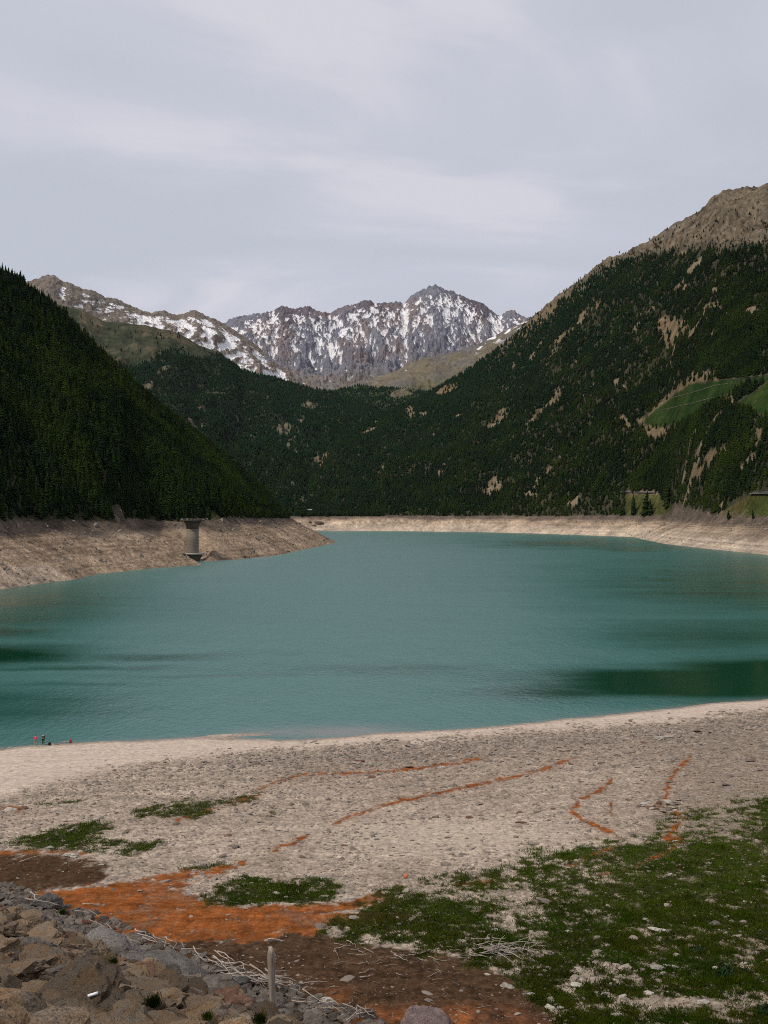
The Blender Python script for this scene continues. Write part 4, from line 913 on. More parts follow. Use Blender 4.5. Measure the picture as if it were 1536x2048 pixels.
# notable rocks
def at(px, py, dz=0.0):
    x, y, z = ground_at(px, py); return Vector((x, y, z + dz))
bm_ = rock_mesh(300, 4, 0.9, 0.12, 11); bm_.materials.append(M_slab)
p = at(94, 1822); put_rock('boulder', bm_, 0, p + Vector((0, 0, 0.45)), (0.98, 0.8, 0.82), (0.1, 0.1, 0.5), 'grey blocky boulder standing alone on the orange ground beside the rock slope', 'boulder')
bm_ = rock_mesh(301, 4, 0.8, 0.12, 11); bm_.materials.append(M_pink)
p = at(850, 2060); put_rock('boulder', bm_, 0, p + Vector((0.05, 0, 0.1)), (1.2, 0.8, 1.05), (0, 0.35, 0.2), 'pinkish granite boulder cut by the bottom edge of the picture', 'boulder')
bm_ = rock_mesh(302, 4, 0.35, 0.10, 10); bm_.materials.append(M_slab)
p = at(235, 1905); put_rock('rock_slab', bm_, 0, p, (1.9, 1.25, 1.1), (0.25, 0.32, -0.55), 'large smooth grey rock slab tilted down the rock slope', 'rock slab')
bm_ = rock_mesh(303, 4, 0.3, 0.10, 10); bm_.materials.append(M_slab)
p = at(330, 1945); put_rock('rock_slab', bm_, 0, p, (1.4, 1.0, 1.0), (0.2, 0.3, -0.4), 'smaller grey slab just below the large smooth slab', 'rock slab')
bm_ = rock_mesh(304, 4, 0.25, 0.05, 9); bm_.materials.append(M_pale)
p = at(655, 2003); put_rock('stone', bm_, 0, p + Vector((0, 0, .06)), (0.34, 0.22, 0.3), (0.25, 0, 0.1), 'flat pale blue-grey stone on brown soil right of the wooden post', 'stone')
bm_ = rock_mesh(305, 3, 0.8, 0.08, 9); bm_.materials.append(M_slab)
p = at(478, 1972); put_rock('boulder', bm_, 0, p + Vector((0, 0, .1)), (0.5, 0.4, 0.42), (0, 0, 0.1), 'rounded dark boulder behind the driftwood left of the post', 'boulder')
bm_ = rock_mesh(306, 3, 0.8, 0.04, 8); bm_.materials.append(flat_mat('orange_brick', (0.42, 0.15, 0.07)))
p = at(811, 1757); put_rock('brick', bm_, 0, p + Vector((0, 0, .15)), (0.16, 0.16, 0.26), (0, 0, 0), 'upright orange brick-coloured stone at the upper grass edge', 'stone')

# individual stones lying on the beach
STN = [(990,1862,11,'pale'),(1138,1865,7,'pale'),(974,1880,9,'pale'),(1311,1863,14,'pale'),(1337,1864,6,'pale'),(1015,1975,12,'pale'),(1155,1974,14,'pale'),(1195,1988,8,'pale'),(1212,1990,9,'pale'),(1245,1997,9,'pale'),(1296,1989,11,'pale'),
 (1101,2017,10,'pale'),(1120,2018,9,'pale'),(1232,2033,11,'pale'),(1060,1989,8,'pale'),(1315,1939,14,'pale'),(1333,1932,7,'pale'),(1350,1936,8,'pale'),(1250,1939,14,'stone'),(1405,2008,11,'pale'),(1488,1929,7,'pale'),(1430,1937,5,'pale'),
 (1340,1751,7,'pale'),(1483,1771,6,'rust'),(1475,1783,5,'pale'),(1527,1763,7,'pale'),(1091,1806,18,'stone'),(555,1790,8,'pale'),(622,1753,8,'pale'),(644,1758,6,'pale'),(685,1802,7,'pale'),(703,1798,9,'pale'),(640,1855,14,'stone'),(708,1838,11,'stone'),
 (799,1872,5,'pale'),(455,1673,8,'rust'),(445,1714,9,'stone'),(537,1634,9,'stone'),(250,1667,9,'stone'),(352,1649,7,'stone'),(100,1697,10,'pale'),(145,1715,14,'pale'),(202,1731,7,'pale'),(20,1622,16,'pale'),(45,1618,12,'rust'),
 (120,1628,8,'pale'),(938,1636,9,'rust'),(1041,1647,10,'rust'),(1032,1654,9,'stone'),(872,1636,7,'stone'),(1500,1523,10,'stone'),(1452,1572,9,'stone'),(1340,1476,14,'stone'),(1395,1465,10,'rust'),(1320,1480,12,'pale'),(1125,1503,9,'stone'),
 (1162,1565,6,'stone'),(856,1510,5,'stone'),(735,1552,8,'stone'),(760,1549,9,'stone'),(745,1556,7,'rust'),(650,1498,9,'stone'),(700,1498,10,'stone'),(710,1527,9,'stone'),(720,1524,9,'rust'),(1180,1605,7,'stone'),(1500,1460,8,'stone'),
 (660,2018,7,'pale'),(640,1992,8,'stone'),(668,1988,9,'rust'),(975,1950,6,'pale'),(1080,1952,6,'pale'),(1150,1993,6,'stone'),(1020,1945,6,'pale'),(1035,2030,6,'stone'),(1370,1848,4,'pale'),(1250,2000,7,'stone'),(1455,1995,7,'stone'),(1490,1996,8,'stone')]
def describe(px, py, kind, w):
    big = 'large' if w > 12 else 'medium' if w > 8 else 'small'; tone = {'pale': 'pale rounded', 'stone': 'grey-brown', 'rust': 'reddish'}[kind]
    if py > 1985: wh = 'on the gravel strip near the bottom edge' if px > 1180 else 'at the foot of the grass near the bottom edge'
    elif py > 1900 and px > 1000: wh = 'among the thin lower grass right of the stick pile'
    elif py > 1740 and px > 1200: wh = 'in the wide dark grass on the right'
    elif py > 1740 and px > 780: wh = 'in the patchy grass above the stick pile'
    elif py > 1740: wh = 'in the grass beside the orange ground'
    elif px < 340: wh = 'near the two grass patches at the left edge'
    elif py > 1600: wh = 'on the pale gravel in the middle of the beach'
    elif px > 1200: wh = 'on the darker stony ground at upper right'
    else: wh = 'on the stony band below the sandy shore'
    return f'{big} {tone} stone {wh}'
r2 = random.Random(17)
for (a, b, w, kd) in STN:
    p = at(a, b); s_ = w * p.y / F; put_rock('stone', kd, r2.randrange(12), p + Vector((0, 0, s_ * .2)), (s_ * 1.1, s_ * .8, s_ * .62), (r2.uniform(-.2, .2), r2.uniform(-.2, .2), r2.uniform(-.6, .6)), describe(a, b, kd, w), 'stone', 'single stones lying on the beach')
# ring-like heap of stones
for k in range(34):
    a = 1322 + r2.gauss(0, 24); b = 1612 + 0.12 * (1322 - a) * -0.3 + r2.gauss(0, 5.5); p = at(a, b); w = r2.uniform(3.5, 8); s_ = w * p.y / F
    kd = r2.choice(['pale', 'stone', 'stone', 'rust'])
    put_rock('stone', kd, r2.randrange(12), p + Vector((0, 0, s_ * .35)), (s_ * 1.3, s_ * .9, s_ * .5), (r2.uniform(-.3, .3), r2.uniform(-.3, .3), r2.uniform(0, 6)), {'pale': 'pale flat', 'stone': 'grey-brown', 'rust': 'reddish'}[kd] + ' stone in the low heap beside the orange trickle', 'stone', 'stones of the low heap on the right')
# pale flat rocks where the two people stand
for k, (a, b, w) in enumerate([(20,1497,9),(34,1496,7),(4,1498,7),(63,1493,6),(70,1492,5),(79,1492.5,7),(92,1490,6),(100,1491,6),(107,1489,5),(114,1489,6),(122,1487.5,7),(130,1486,8),(137,1486,5),(88,1492,4),(58,1494,5)]):
    p = at(a, b); s_ = w * p.y / F * 0.55
    put_rock('shore_rock', 'pale' if k % 3 else 'stone', k, (p.x, p.y, max(p.z, 0) + s_ * .12), (s_ * 1.3, s_ * .9, s_ * .55), (0, 0, k * 1.3),
             ['flat pale rock at the water edge left of the two people', 'flat pale rock by the feet of the person in pink', 'pale rock between the dark bag and the red bag'][0 if a < 45 else 1 if a < 90 else 2], 'rock', 'flat rocks at the water edge')
# random larger stones in stony bands (individual), then gravel as stuff
cand = []
while len(cand) < 190:
    a = r2.uniform(0, 1536); b = r2.uniform(1480, 1760)
    lo_ = interp(a, SANDLINE) + 6
    if b < lo_: continue
    t_ = (b - lo_) / 60
    if r2.random() > math.exp(-t_ * 0.6) + 0.12: continue
    cand.append((a, b, r2.uniform(3.0, 9.0) if a > 500 else r2.uniform(3.0, 6.0)))
for a, b, w in cand:
    p = at(a, b); s_ = w * p.y / F * .8; kd = r2.choice(['stone', 'stone', 'stone', 'rust', 'pale'])
    put_rock('stone', kd, r2.randrange(12), p + Vector((0, 0, s_ * .15)), (s_ * 1.2, s_ * .9, s_ * .5), (r2.uniform(-.2, .2), r2.uniform(-.2, .2), r2.uniform(-.6, .6)), describe(a, b, kd, w), 'stone', 'single stones lying on the beach')
def beach_samples(n, seed, ymax=2075):
    r = np.random.default_rng(seed); a = r.uniform(-120, 1660, n); b = r.uniform(1400, ymax, n)
    # invert pixel rows to depth on the smooth beach
    Ys = np.geomspace(30, 220, 700); pxg = np.linspace(-120, 1660, 90)
    tab = np.stack([CY + F * (CAMZ - beach_base((q_ - CX) / F * Ys, Ys)) / Ys for q_ in pxg])
    Yv = np.empty(n)
    gi = np.clip(((a + 120) / 1780 * 89).round().astype(int), 0, 89)
    for g_ in range(90):
        m_ = gi == g_; Yv[m_] = np.interp(b[m_], tab[g_][::-1], Ys[::-1])
    X = (a - CX) / F * Yv; Z = ground_h(X, Yv); return X, Yv, Z
X, Yv, Z = beach_samples(190000, 5)
px, py, gm, om, brn, sand, ng, ngl = beach_masks(X, Yv, Z)
onb = (dam_plane(X, Yv) < beach_base(X, Yv)) & (Z > 0.12)
bandd = np.exp(-np.abs(py - interp(px, SANDLINE) - 18) / 34)
pr = (0.16 + 0.75 * bandd + 0.5 * sst(ngl, 0.0, 0.5) + 0.35 * sst(px, 1200, 1400) * (py < 1600)) * (1 - 0.985 * sand) * (1 - 0.93 * brn) * (1 - 0.95 * om) * (1 - 0.80 * gm)
pl = np.exp(-((px - 900) / 230) ** 2 - ((py - 1672) / 34) ** 2); pr = pr * (1 - 0.75 * pl)
k = onb & (rng.uniform(0, 1, len(X)) < pr)
X, Yv, Z, gmk = X[k], Yv[k], Z[k], gm[k]; n = len(X)
sz = 0.034 * np.exp(rng.normal(0, 0.6, n)) * (0.55 + Yv / 75); sz = np.clip(sz * (1 + 1.0 * bandd[k] * sst(px[k], 300, 600)), 0.025, 0.38)
ii = rng.integers(0, 12, n)
SM = [rock_mesh(500 + k_, 2, [.8, .55, .7][k_ % 3], 0.1) for k_ in range(4)]
gm_mats = [M_stone, M_stone, M_stone]
scatter('gravel', np.stack([X, Yv, Z + sz * 0.1], 1), np.stack([sz * 1.2, sz, sz * .75], 1), np.stack([rng.uniform(-.3, .3, n), rng.uniform(-.3, .3, n), rng.uniform(0, 6.28, n)], 1), ii,
        [src(f'g{q_:02d}', SM[q_ % 4].copy(), gm_mats[q_ // 4]) for q_ in range(12)], 'loose grey and tan gravel strewn over the beach', 'gravel')
# rubble on the drawn-down banks
r = np.random.default_rng(8); n = 110000
a = r.uniform(-50, 1600, n); Yv = np.sqrt(r.uniform(480 ** 2, 1750 ** 2, n)); X = (a - CX) / F * Yv
z, d, lt, rt, le, re, flat = hills_h(X, Yv, True); nb = fbm(X / 15, Yv / 15, 3, 901)
k = (d > 0.5) & (d < 64) & (z > 0.2) & (r.uniform(0, 1, n) < 0.25 + 0.9 * sst(nb, 0, 0.4)) & ((a < 700) | (z > 18) | (r.uniform(0, 1, n) < .2)); X, Yv, z = X[k], Yv[k], z[k]; n = len(X)
sz = np.clip(0.42 * np.exp(r.normal(0, .6, n)), .2, 2.2)
scatter('bank_scree', np.stack([X, Yv, z + sz * .1], 1), sz, r.uniform(0, 6, (n, 3)), r.integers(0, 4, n), [src(f's{q_}', SM[q_].copy(), M_stone) for q_ in range(4)], 'scree stones scattered over the bare lake banks', 'scree')

# ------------------------------------------------------------------ grass
def tuft(seed, n=14, h=0.16, sp=0.14):
    r = random.Random(seed); bm = bmesh.new()
    for k in range(n):
        x, y = r.gauss(0, sp), r.gauss(0, sp); a = r.random() * 6.28; w = 0.012; hh = h * r.uniform(.4, 1.2); l = r.uniform(.1, .6) * hh; b_ = r.random() * 6.28
        p0 = bm.verts.new((x - w * math.cos(a), y - w * math.sin(a), -0.02)); p1 = bm.verts.new((x + w * math.cos(a), y + w * math.sin(a), -0.02))
        p2 = bm.verts.new((x + l * .4 * math.cos(b_) + w * .7 * math.cos(a), y + l * .4 * math.sin(b_) + w * .7 * math.sin(a), hh * .6)); p3 = bm.verts.new((x + l * math.cos(b_), y + l * math.sin(b_), hh))
        bm.faces.new((p0, p1, p2)); bm.faces.new((p0, p2, p3))
    me = bpy.data.meshes.new('tuft'); bm.to_mesh(me); bm.free(); return me
TF = [tuft(k) for k in range(5)]
X, Yv, Z = beach_samples(150000, 9); px, py, gm, om, brn, sand, ng, ngl = beach_masks(X, Yv, Z)
onb = (dam_plane(X, Yv) < beach_base(X, Yv)) & (Z > 0.5)
k = onb & (rng.uniform(0, 1, len(X)) < 0.85 * gm ** 1.8 * (1 - 0.9 * om)); X, Yv, Z, py_ = X[k], Yv[k], Z[k], py[k]; n = len(X)
tall = 0.75 + 0.9 * sst(fbm(X / 3, Yv / 4, 3, 921), 0.1, 0.5) + np.exp(-(((CX + F * X / Yv) - 1110) / 60) ** 2 - ((py_ - 1705) / 12) ** 2)
sc = (0.6 + Yv / 90) * rng.uniform(.7, 1.2, n)
scatter('grass', np.stack([X, Yv, Z], 1), np.stack([sc, sc, sc * tall * .7], 1), np.stack([np.zeros(n), np.zeros(n), rng.uniform(0, 6.28, n)], 1), rng.integers(0, 5, n), [src(f't{q_}', TF[q_], M_grass) for q_ in range(5)], 'short green grass growing over the lower beach', 'grass')
bpy.context.view_layer.update()
def on_top(px, py, dz=0.0):
    dg = bpy.context.evaluated_depsgraph_get(); d_ = Vector(((px - CX) / F, 1, -(py - CY) / F)).normalized()
    hit, loc, nrm, idx_, ob_, mt_ = scene.ray_cast(dg, Vector((0, 0, CAMZ)), d_, distance=400)
    return (loc + Vector((0, 0, dz))) if hit else at(px, py, dz)
BT = tuft(77, 220, 0.42, 0.16)
for (a, b, s_, lab) in ((308, 2008, .55, 'bright green grass tuft between the brown rocks at the bottom'), (415, 2035, .38, 'small grass tuft in the rocks left of the post'), (520, 2044, .45, 'grass tuft at the bottom edge below the post'), (125, 1826, .6, 'green tuft at the foot of the lone grey boulder'), (228, 1925, .3, 'tiny green plant on the rock slab')):
    p = on_top(a, b); o = linkmesh('grass_tuft', BT.copy(), M_grass); o.location = p + Vector((0, 0, -.02)); o.scale = (s_, s_, s_); tag(o, lab, 'grass tuft')
def shrub_mesh(seed, n=900):
    r = random.Random(seed); bm = bmesh.new()
    for k in range(n):
        v = Vector((r.gauss(0, 1), r.gauss(0, 1), abs(r.gauss(0, 1)))).normalized(); rad = (0.55 + 0.45 * r.random()) * (0.8 + 0.35 * mnoise.noise(v * 2 + Vector((seed, 0, 0))))
        c = Vector((v.x * rad, v.y * rad, v.z * rad)); s = .11; u = Vector((r.gauss(0, 1), r.gauss(0, 1), r.gauss(0, 1))).normalized() * s; w = u.cross(v).normalized() * s * .5
        bm.faces.new([bm.verts.new(c - u), bm.verts.new(c + w), bm.verts.new(c + u), bm.verts.new(c - w)])
    me = bpy.data.meshes.new('foliage'); bm.to_mesh(me); bm.free(); return me
for k, (a, b, w, lab) in enumerate(((1454, 1954, 27, 'dark round shrub in the grass near the lower right corner'), (1488, 1950, 13, 'smaller dark shrub touching the right side of the round one'), (1398, 1905, 24, 'low dark shrub around a rusty stone in the grass'), (1530, 2030, 22, 'dark shrub cut by the right edge at the bottom'))):
    p = at(a, b); s_ = w * p.y / F; root = empty('shrub', p); root.scale = (s_, s_, s_ * (1.15 if k != 2 else .5)); tag(root, lab, 'shrub'); linkmesh('foliage', shrub_mesh(40 + k), M_shrub, root)
    bm = bmesh.new()
    for q_ in range(6):
        an = q_ * 1.05; tube(bm, [(0, 0, -.1), (.25 * math.cos(an), .25 * math.sin(an), .35), (.5 * math.cos(an), .5 * math.sin(an), .65)], [.04, .03, .015], 5)
    from_bm('stems', bm, M_bark, root)

# ------------------------------------------------------------------ driftwood
def stick_mesh(seed, bend=0.12, fork=0.5):
    r = random.Random(seed); bm = bmesh.new(); pts = []; x = -0.5; y = z = 0; dy, dz = r.uniform(-.3, .3), 0
    for k in range(7):
        pts.append((x, y, z)); x += 1 / 6; dy += r.gauss(0, bend); y += dy * .1; z += r.gauss(0, .012)
    r0 = r.uniform(.018, .032); rad = [r0 * (1 - .7 * k / 6) for k in range(7)]; tube(bm, pts, rad, 6)
    if r.random() < fork:
        k = r.choice([2, 3, 4]); p = Vector(pts[k]); s = r.choice([-1, 1]); tube(bm, [p, p + Vector((.14, s * .09, .03)), p + Vector((.26, s * .2, .05))], [rad[k] * .7, rad[k] * .5, rad[k] * .2], 5)
    if r.random() < fork * .5:
        k = r.choice([1, 2, 5]); p = Vector(pts[k]); s = r.choice([-1, 1]); tube(bm, [p, p + Vector((.08, s * .08, .04)), p + Vector((.12, s * .17, .07))], [rad[k] * .6, rad[k] * .4, rad[k] * .15], 5)
    me = bpy.data.meshes.new('driftwood_stick'); bm.to_mesh(me); bm.free(); me.polygons.foreach_set('use_smooth', [True] * len(me.polygons)); me.materials.append(M_drift); return me
SK = [stick_mesh(k, .25 + .3 * (k % 3)) for k in range(12)]
r3 = random.Random(23)
def stick(a, b, L_, lab, ang=None, tilt=0.0, dz=0.04, fat=1.0):
    p = at(a, b); l = L_ * p.y / F; o = bpy.data.objects.new('driftwood_stick', SK[r3.randrange(12)]); C.objects.link(o); o.location = p + Vector((0, 0, dz + l * .5 * abs(math.sin(tilt))))
    o.scale = (l, l * fat, l * fat); o.rotation_euler = (r3.uniform(-.2, .2), tilt, r3.uniform(-.9, .9) if ang is None else ang); tag(o, lab, 'driftwood', 'driftwood sticks'); return o
for k in range(90):   # dense pile
    stick(r3.gauss(1005, 30), r3.gauss(1906, 8), r3.uniform(14, 44), 'bleached stick in the dense tangled pile on the grass edge', None, r3.uniform(-.25, .25), r3.uniform(.03, .28))
for k in range(64):   # band left of the pile
    stick(r3.uniform(680, 960), r3.uniform(1888, 1935), r3.uniform(12, 36), 'thin pale stick in the loose band left of the tangled pile', None, r3.uniform(-.12, .12), .05)
for k in range(40):   # brown soil
    stick(r3.uniform(360, 1050), r3.uniform(1880, 2040), r3.uniform(12, 34), 'single pale stick scattered on the dark brown soil', None, 0, .03)
for k in range(44):   # along the toe of the rock slope
    t_ = r3.random(); a = 20 + 620 * t_; b = 1800 + (2010 - 1800) * t_ + r3.gauss(-4, 8); stick(a, b, r3.uniform(20, 60), 'whitish driftwood branch at the foot of the rock slope, ' + ('beside the lone grey boulder' if t_ < .25 else 'above the smooth grey slab' if t_ < .5 else 'just right of the smooth slab' if t_ < .72 else 'near the wooden post'), r3.uniform(-1.3, -.3) if r3.random() < .7 else None, r3.uniform(-.15, .15), .3)
for k in range(30):
    a = r3.uniform(440, 560); b = 1950 + (a - 440) * .35 + r3.gauss(0, 8); stick(a, b, r3.uniform(28, 75), 'whitish branch in the driftwood heap left of the wooden post', r3.uniform(-.9, -.2) if r3.random() < .8 else None, r3.uniform(-.2, .3), .3)
for k in range(26):
    a = r3.uniform(600, 740); b = 2010 + (a - 600) * .22 + r3.gauss(0, 8); stick(a, b, r3.uniform(22, 60), 'grey branch in the driftwood at the bottom right of the post', None, r3.uniform(-.2, .3), .2)
for (a, b, l_, ang, lab) in ((800, 1953, 22, -.8, 'curved pale stick alone on brown soil'), (735, 1948, 34, .2, 'short thick grey log on the brown soil'), (735, 1955, 32, .25, 'pale split stick beside the short thick log'), (555, 1881, 40, -.15, 'pair-lying pale stick at the top of the brown soil'), (665, 1857, 30, .35, 'white twisted root piece in the grass by the orange ground'), (60, 1725, 40, .05, 'pale stick lying on the left patch of brown soil'), (185, 1810, 40, .1, 'brown branch on the orange ground right of the grey boulder')):
    stick(a, b, l_, lab, ang, 0, .05, 1.8)
M_twig = wood_mat('dull_twigs', (0.12, 0.085, 0.06), (0.34, 0.28, 0.22))
# twigs too small to count
X, Yv, Z = beach_samples(42000, 13); px, py, gm, om, brn, sand, ng, ngl = beach_masks(X, Yv, Z)
onb = (dam_plane(X, Yv) < beach_base(X, Yv))
k = onb & (rng.uniform(0, 1, len(X)) < brn * 0.4 + (0.8 * np.exp(-((py - 1912) / 16) ** 2) * (px > 700) * (px < 1060))) & (py > 1700); X, Yv, Z = X[k], Yv[k], Z[k]; n = len(X)
l_ = rng.uniform(.05, .24, n)
scatter('twigs', np.stack([X, Yv, Z + .02], 1), np.stack([l_, l_ * 1.2, l_ * 1.2], 1), np.stack([rng.uniform(-.2, .2, n), rng.uniform(-.15, .15, n), rng.uniform(0, 6.28, n)], 1), rng.integers(0, 6, n), [src(f'w{q_}', SK[q_].copy(), M_twig) for q_ in range(6)], 'tiny pale twigs littering the brown soil', 'twigs')

# wooden post
p = at(547, 2018); h = 124 * p.y / F; rd_ = 7.8 * p.y / F
bm = bmesh.new(); pts = []; rad = []
for k in range(14):
    t_ = k / 13; pts.append((-0.10 * t_ + .012 * math.sin(t_ * 9), 0, -0.3 + (h + .3) * t_)); rad.append(rd_ * (0.72 + .38 * t_) * (1 if k < 12 else .85 if k == 12 else .35))
tube(bm, pts, rad, 14)
for v in bm.verts:
    a = math.atan2(v.co.y, v.co.x); q_ = 1 + .10 * mnoise.noise(Vector((math.cos(a) * 2, math.sin(a) * 2, v.co.z * 1.2))); v.co.x *= 1; v.co.y *= q_
o = from_bm('wooden_post', bm, M_post); o.location = p; tag(o, 'tall weathered wooden post with rounded top leaning slightly in the driftwood', 'post')
p = on_top(187, 1992); bm = bmesh.new(); tube(bm, [(-.09, 0, 0), (-.03, 0, .008), (.03, 0, .018), (.09, 0, .03)], [.026, .028, .028, .026], 12); o = from_bm('plastic_tube', bm, flat_mat('white_plastic', (.7, .72, .74), .4, .04)); o.location = p + Vector((0, -.03, .03)); o.rotation_euler = (0, -.1, .1); o.scale = (1.1,) * 3
tag(o, 'short white tube lying on a brown rock at the lower left', 'tube')

# dark mounds on the inlet flats
for k, (a, b, w, hh, lab) in enumerate(((639, 1047, 8, 9, 'dark peaked mound of earth on the pale silt flats of the inlet'), (621, 1045, 4, 4, 'small dark mound left of the peaked mound on the flats'), (628, 1051, 5, 3, 'low dark mound below the peaked mound on the flats'))):
    x, y, z = hills_hit(a, b, 1400); s_ = w * y / F; me_ = rock_mesh(700 + k, 4, 1.0, .25, 9); me_.materials.append(flat_mat('dark_earth' + str(k), (.09, .07, .055), .95, .4, 3)); put_rock('mound', me_, 0, (x, y, z), (s_, s_ * .8, hh * y / F * .7), (0, 0, k), lab, 'mound')

# ------------------------------------------------------------------ people and bags
M_skin = flat_mat('skin', (.46, .29, .21), .6, .05); M_hair = flat_mat('dark_hair', (.02, .015, .012), .7, .1)
def skin_obj(name, verts, edges, radii, mat, parent, sub=2):
    me = bpy.data.meshes.new(name); me.from_pydata([tuple(v) for v in verts], edges, []); o = linkmesh(name, me, mat, parent)
    bpy.context.view_layer.objects.active = o
    md = o.modifiers.new('skin', 'SKIN'); md.use_smooth_shade = True
    if not me.skin_vertices: me.attributes.new
    lay = me.skin_vertices[0].data if me.skin_vertices else None
    if lay:
        for i, r_ in enumerate(radii): lay[i].radius = r_ if isinstance(r_, tuple) else (r_, r_)
        lay[0].use_root = True
    s = o.modifiers.new('sub', 'SUBSURF'); s.levels = sub; s.render_levels = sub
    return o
def person(loc, rz, h, shirt, legs, label, armpose, shorts=False, hood=None):
    k = h / 1.75; root = empty('person', loc, rz); tag(root, label, 'person')
    V = [(0,0,.95),(0,0,1.15),(0,0,1.38),(0,0,1.47),(0,0,1.50),(0,.015,1.58),(0,.02,1.68),
         (-.10,0,.90),(-.12,.01,.50),(-.13,-.01,.09),(-.14,.13,.04),(.10,0,.90),(.12,.01,.50),(.13,-.01,.09),(.14,.13,.04)]
    E = [(0,1),(1,2),(2,3),(3,4),(4,5),(5,6),(0,7),(7,8),(8,9),(9,10),(0,11),(11,12),(12,13),(13,14)]
    Rr = [(.15,.10),(.135,.09),(.16,.10),(.06,.06),(.055,.055),(.085,.10),(.06,.075),.085,.055,.038,.03,.085,.055,.038,.03]
    for s, (el, ha) in zip((-1, 1), armpose):
        b = len(V); V += [(s * .19, 0, 1.40), (s * .25 + el[0], el[1], 1.12 + el[2]), (s * .25 + ha[0], ha[1], .88 + ha[2]), (s * .25 + ha[0], ha[1] + .05, .83 + ha[2])]
        E += [(2, b), (b, b + 1), (b + 1, b + 2), (b + 2, b + 3)]; Rr += [.052, .042, .028, (.036, .018)]
        for q_ in range(4):
            c = len(V); ox = (q_ - 1.5) * .018; hv = V[b + 3]; V += [(hv[0] + ox, hv[1] + .02, hv[2] - .04), (hv[0] + ox, hv[1] + .045, hv[2] - .075 + .008 * abs(q_ - 1))]; E += [(b + 3, c), (c, c + 1)]; Rr += [.0095, .0075]
        c = len(V); V += [(hv[0] - s * .035, hv[1] + .03, hv[2] - .01), (hv[0] - s * .045, hv[1] + .055, hv[2] - .035)]; E += [(b + 3, c), (c, c + 1)]; Rr += [.010, .008]
    V = [tuple(q_ * k for q_ in v) for v in V]; Rr = [tuple(q_ * k for q_ in r_) if isinstance(r_, tuple) else r_ * k for r_ in Rr]
    skin_obj('body', V, E, Rr, M_skin, root)
    sc = lambda vs: [tuple(q_ * k for q_ in v) for v in vs]
    JV = [(0,0,.93),(0,0,1.15),(0,0,1.38),(0,0,1.47)]; JE = [(0,1),(1,2),(2,3)]; JR = [(.19,.14),(.17,.125),(.185,.125),(.085,.085)]
    for s, (el, ha) in zip((-1, 1), armpose):
        b = len(JV); JV += [(s * .19, 0, 1.40), (s * .25 + el[0], el[1], 1.12 + el[2]), (s * .25 + ha[0], ha[1], .90 + ha[2])]; JE += [(2, b), (b, b + 1), (b + 1, b + 2)]; JR += [.075, .06, .045]
    skin_obj('jacket', sc(JV), JE, [tuple(q_ * k for q_ in r_) if isinstance(r_, tuple) else r_ * k for r_ in JR], shirt, root)
    if shorts: TV, TE, TR = [(0,0,.95),(-.11,0,.86),(-.125,.005,.60),(.11,0,.86),(.125,.005,.60)], [(0,1),(1,2),(0,3),(3,4)], [(.165,.12),.105,.085,.105,.085]
    else: TV, TE, TR = [(0,0,.95),(-.11,0,.86),(-.12,.01,.50),(-.13,-.01,.11),(.11,0,.86),(.12,.01,.50),(.13,-.01,.11)], [(0,1),(1,2),(2,3),(0,4),(4,5),(5,6)], [(.165,.12),.105,.075,.058,.105,.075,.058]
    skin_obj('shorts' if shorts else 'trousers', sc(TV), TE, [tuple(q_ * k for q_ in r_) if isinstance(r_, tuple) else r_ * k for r_ in TR], legs, root)
    skin_obj('hair', sc([(0,-.02,1.60),(0,-.01,1.70),(0,.03,1.745)]), [(0,1),(1,2)], [(.095*k,.095*k),(.09*k,.095*k),(.05*k,.06*k)], hood or M_hair, root)
    for s in (-1, 1):
        bm = bmesh.new(); bmesh.ops.create_icosphere(bm, subdivisions=1, radius=.011 * k, matrix=Matrix.Translation((s * .035 * k, .118 * k, 1.615 * k))); from_bm('eye', bm, M_hair, root)
        bm = bmesh.new(); bmesh.ops.create_icosphere(bm, subdivisions=2, radius=1, matrix=Matrix.Translation((s * .14 * k, .06 * k, .045 * k)) @ Matrix.Diagonal((.055 * k, .14 * k, .05 * k, 1))); from_bm('shoe', bm, flat_mat('shoe_leather' + str(s), (.04, .035, .03)), root)
    bm = bmesh.new(); bmesh.ops.create_cone(bm, segments=6, radius1=.016 * k, radius2=.006 * k, depth=.04 * k, matrix=Matrix.Translation((0, .125 * k, 1.59 * k))); from_bm('nose', bm, M_skin, root)
    return root
down = ((0, .03, 0), (0, .06, 0))
p = at(71, 1491.5); person((p.x, p.y, max(p.z, 0) + .18), 0.15, 1.58, flat_mat('pink_fabric', (.80, .03, .16), .8, .08), flat_mat('grey_shorts', (.16, .15, .14)), 'person in a bright pink jacket and shorts standing at the water edge, seen from behind', (down, down), True)
p = at(86.5, 1491); person((p.x, p.y, max(p.z, 0) + .15), -0.2, 1.80, flat_mat('dark_olive_fabric', (.045, .045, .032)), flat_mat('black_trousers', (.012, .012, .013)), 'person in dark clothes with raised elbow standing beside the one in pink', (((-.04, .05, .05), (.12, .22, .36)), down), False, flat_mat('olive_cap', (.06, .075, .05)))
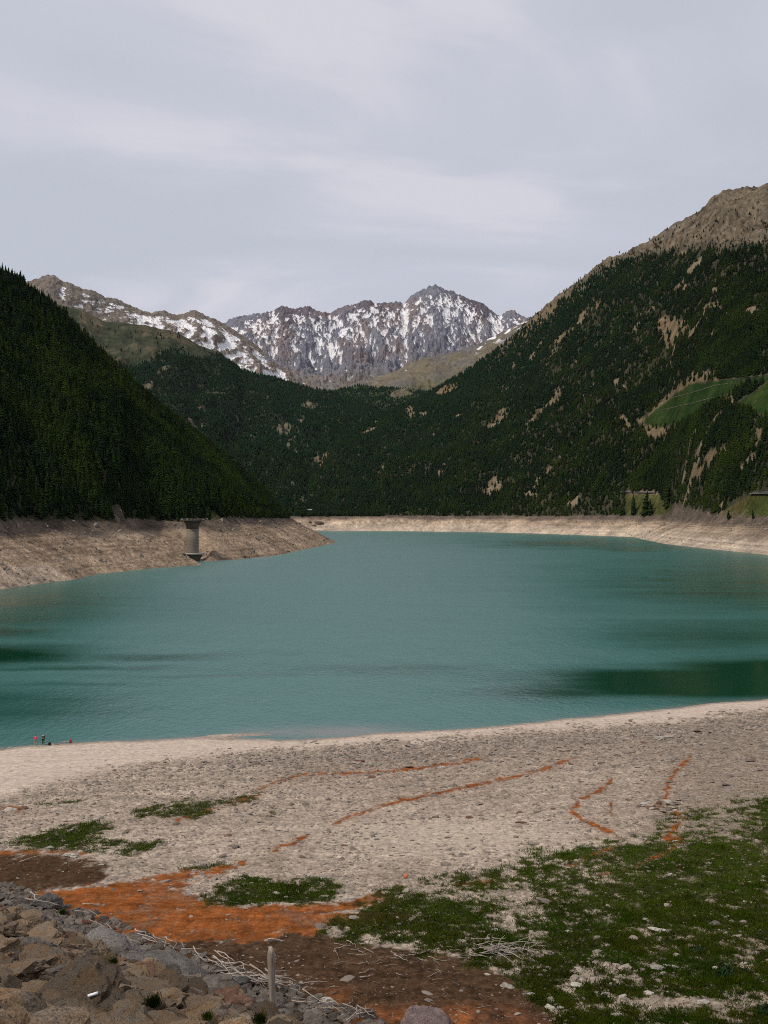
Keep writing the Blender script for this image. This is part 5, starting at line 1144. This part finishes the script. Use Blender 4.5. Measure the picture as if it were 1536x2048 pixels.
def bag(px_, py_, w, h, mat, label, rz):
    p = at(px_, py_); root = empty('backpack', (p.x, p.y, max(p.z, 0) + .12), rz); tag(root, label, 'bag'); a = w * p.y / F; b = h * p.y / F
    bm = bmesh.new(); bmesh.ops.create_cube(bm, size=1, matrix=Matrix.Translation((0, 0, b / 2)) @ Matrix.Diagonal((a, a * .6, b, 1)))
    for v in bm.verts:
        if v.co.z > b * .6: v.co.x *= .7; v.co.y *= .7
    bmesh.ops.bevel(bm, geom=bm.edges[:], offset=a * .18, segments=3); from_bm('pack', bm, mat, root)
    bm = bmesh.new(); bmesh.ops.create_cube(bm, size=1, matrix=Matrix.Translation((0, -a * .36, b * .3)) @ Matrix.Diagonal((a * .7, a * .2, b * .4, 1))); bmesh.ops.bevel(bm, geom=bm.edges[:], offset=a * .06, segments=2); from_bm('pocket', bm, mat, root)
    bm = bmesh.new(); tube(bm, [(-a * .08, 0, b * .97), (-a * .06, 0, b * 1.1), (a * .06, 0, b * 1.1), (a * .08, 0, b * .97)], [.012] * 4, 6); from_bm('handle', bm, mat, root)
bag(99, 1491.5, 6.5, 4.8, flat_mat('black_bag_fabric', (.02, .018, .018)), 'black bag lying on the pale rocks right of the two people', .5)
bag(141, 1487.5, 5, 6, flat_mat('dark_red_bag_fabric', (.34, .012, .03)), 'dark red bag standing on the shore at the right end of the pale rocks', .1)

# ------------------------------------------------------------------ thin mountain air
bm = bmesh.new(); box(bm, -14000, -1500, -13.5, 14000, 9800, 2400)
M_h = bpy.data.materials.new('haze'); M_h.use_nodes = True; nt = M_h.node_tree; nt.nodes.clear()
pv = nt.nodes.new('ShaderNodeVolumePrincipled'); pv.inputs['Color'].default_value = (0.72, 0.80, 1.0, 1); pv.inputs['Density'].default_value = 5e-6; pv.inputs['Anisotropy'].default_value = 0.2
oo = nt.nodes.new('ShaderNodeOutputMaterial'); nt.links.new(pv.outputs[0], oo.inputs['Volume'])
hz = from_bm('haze', bm, M_h, None, False); tag(hz, 'thin blue mountain air between the lake and the far snow range', 'haze', kind='stuff')
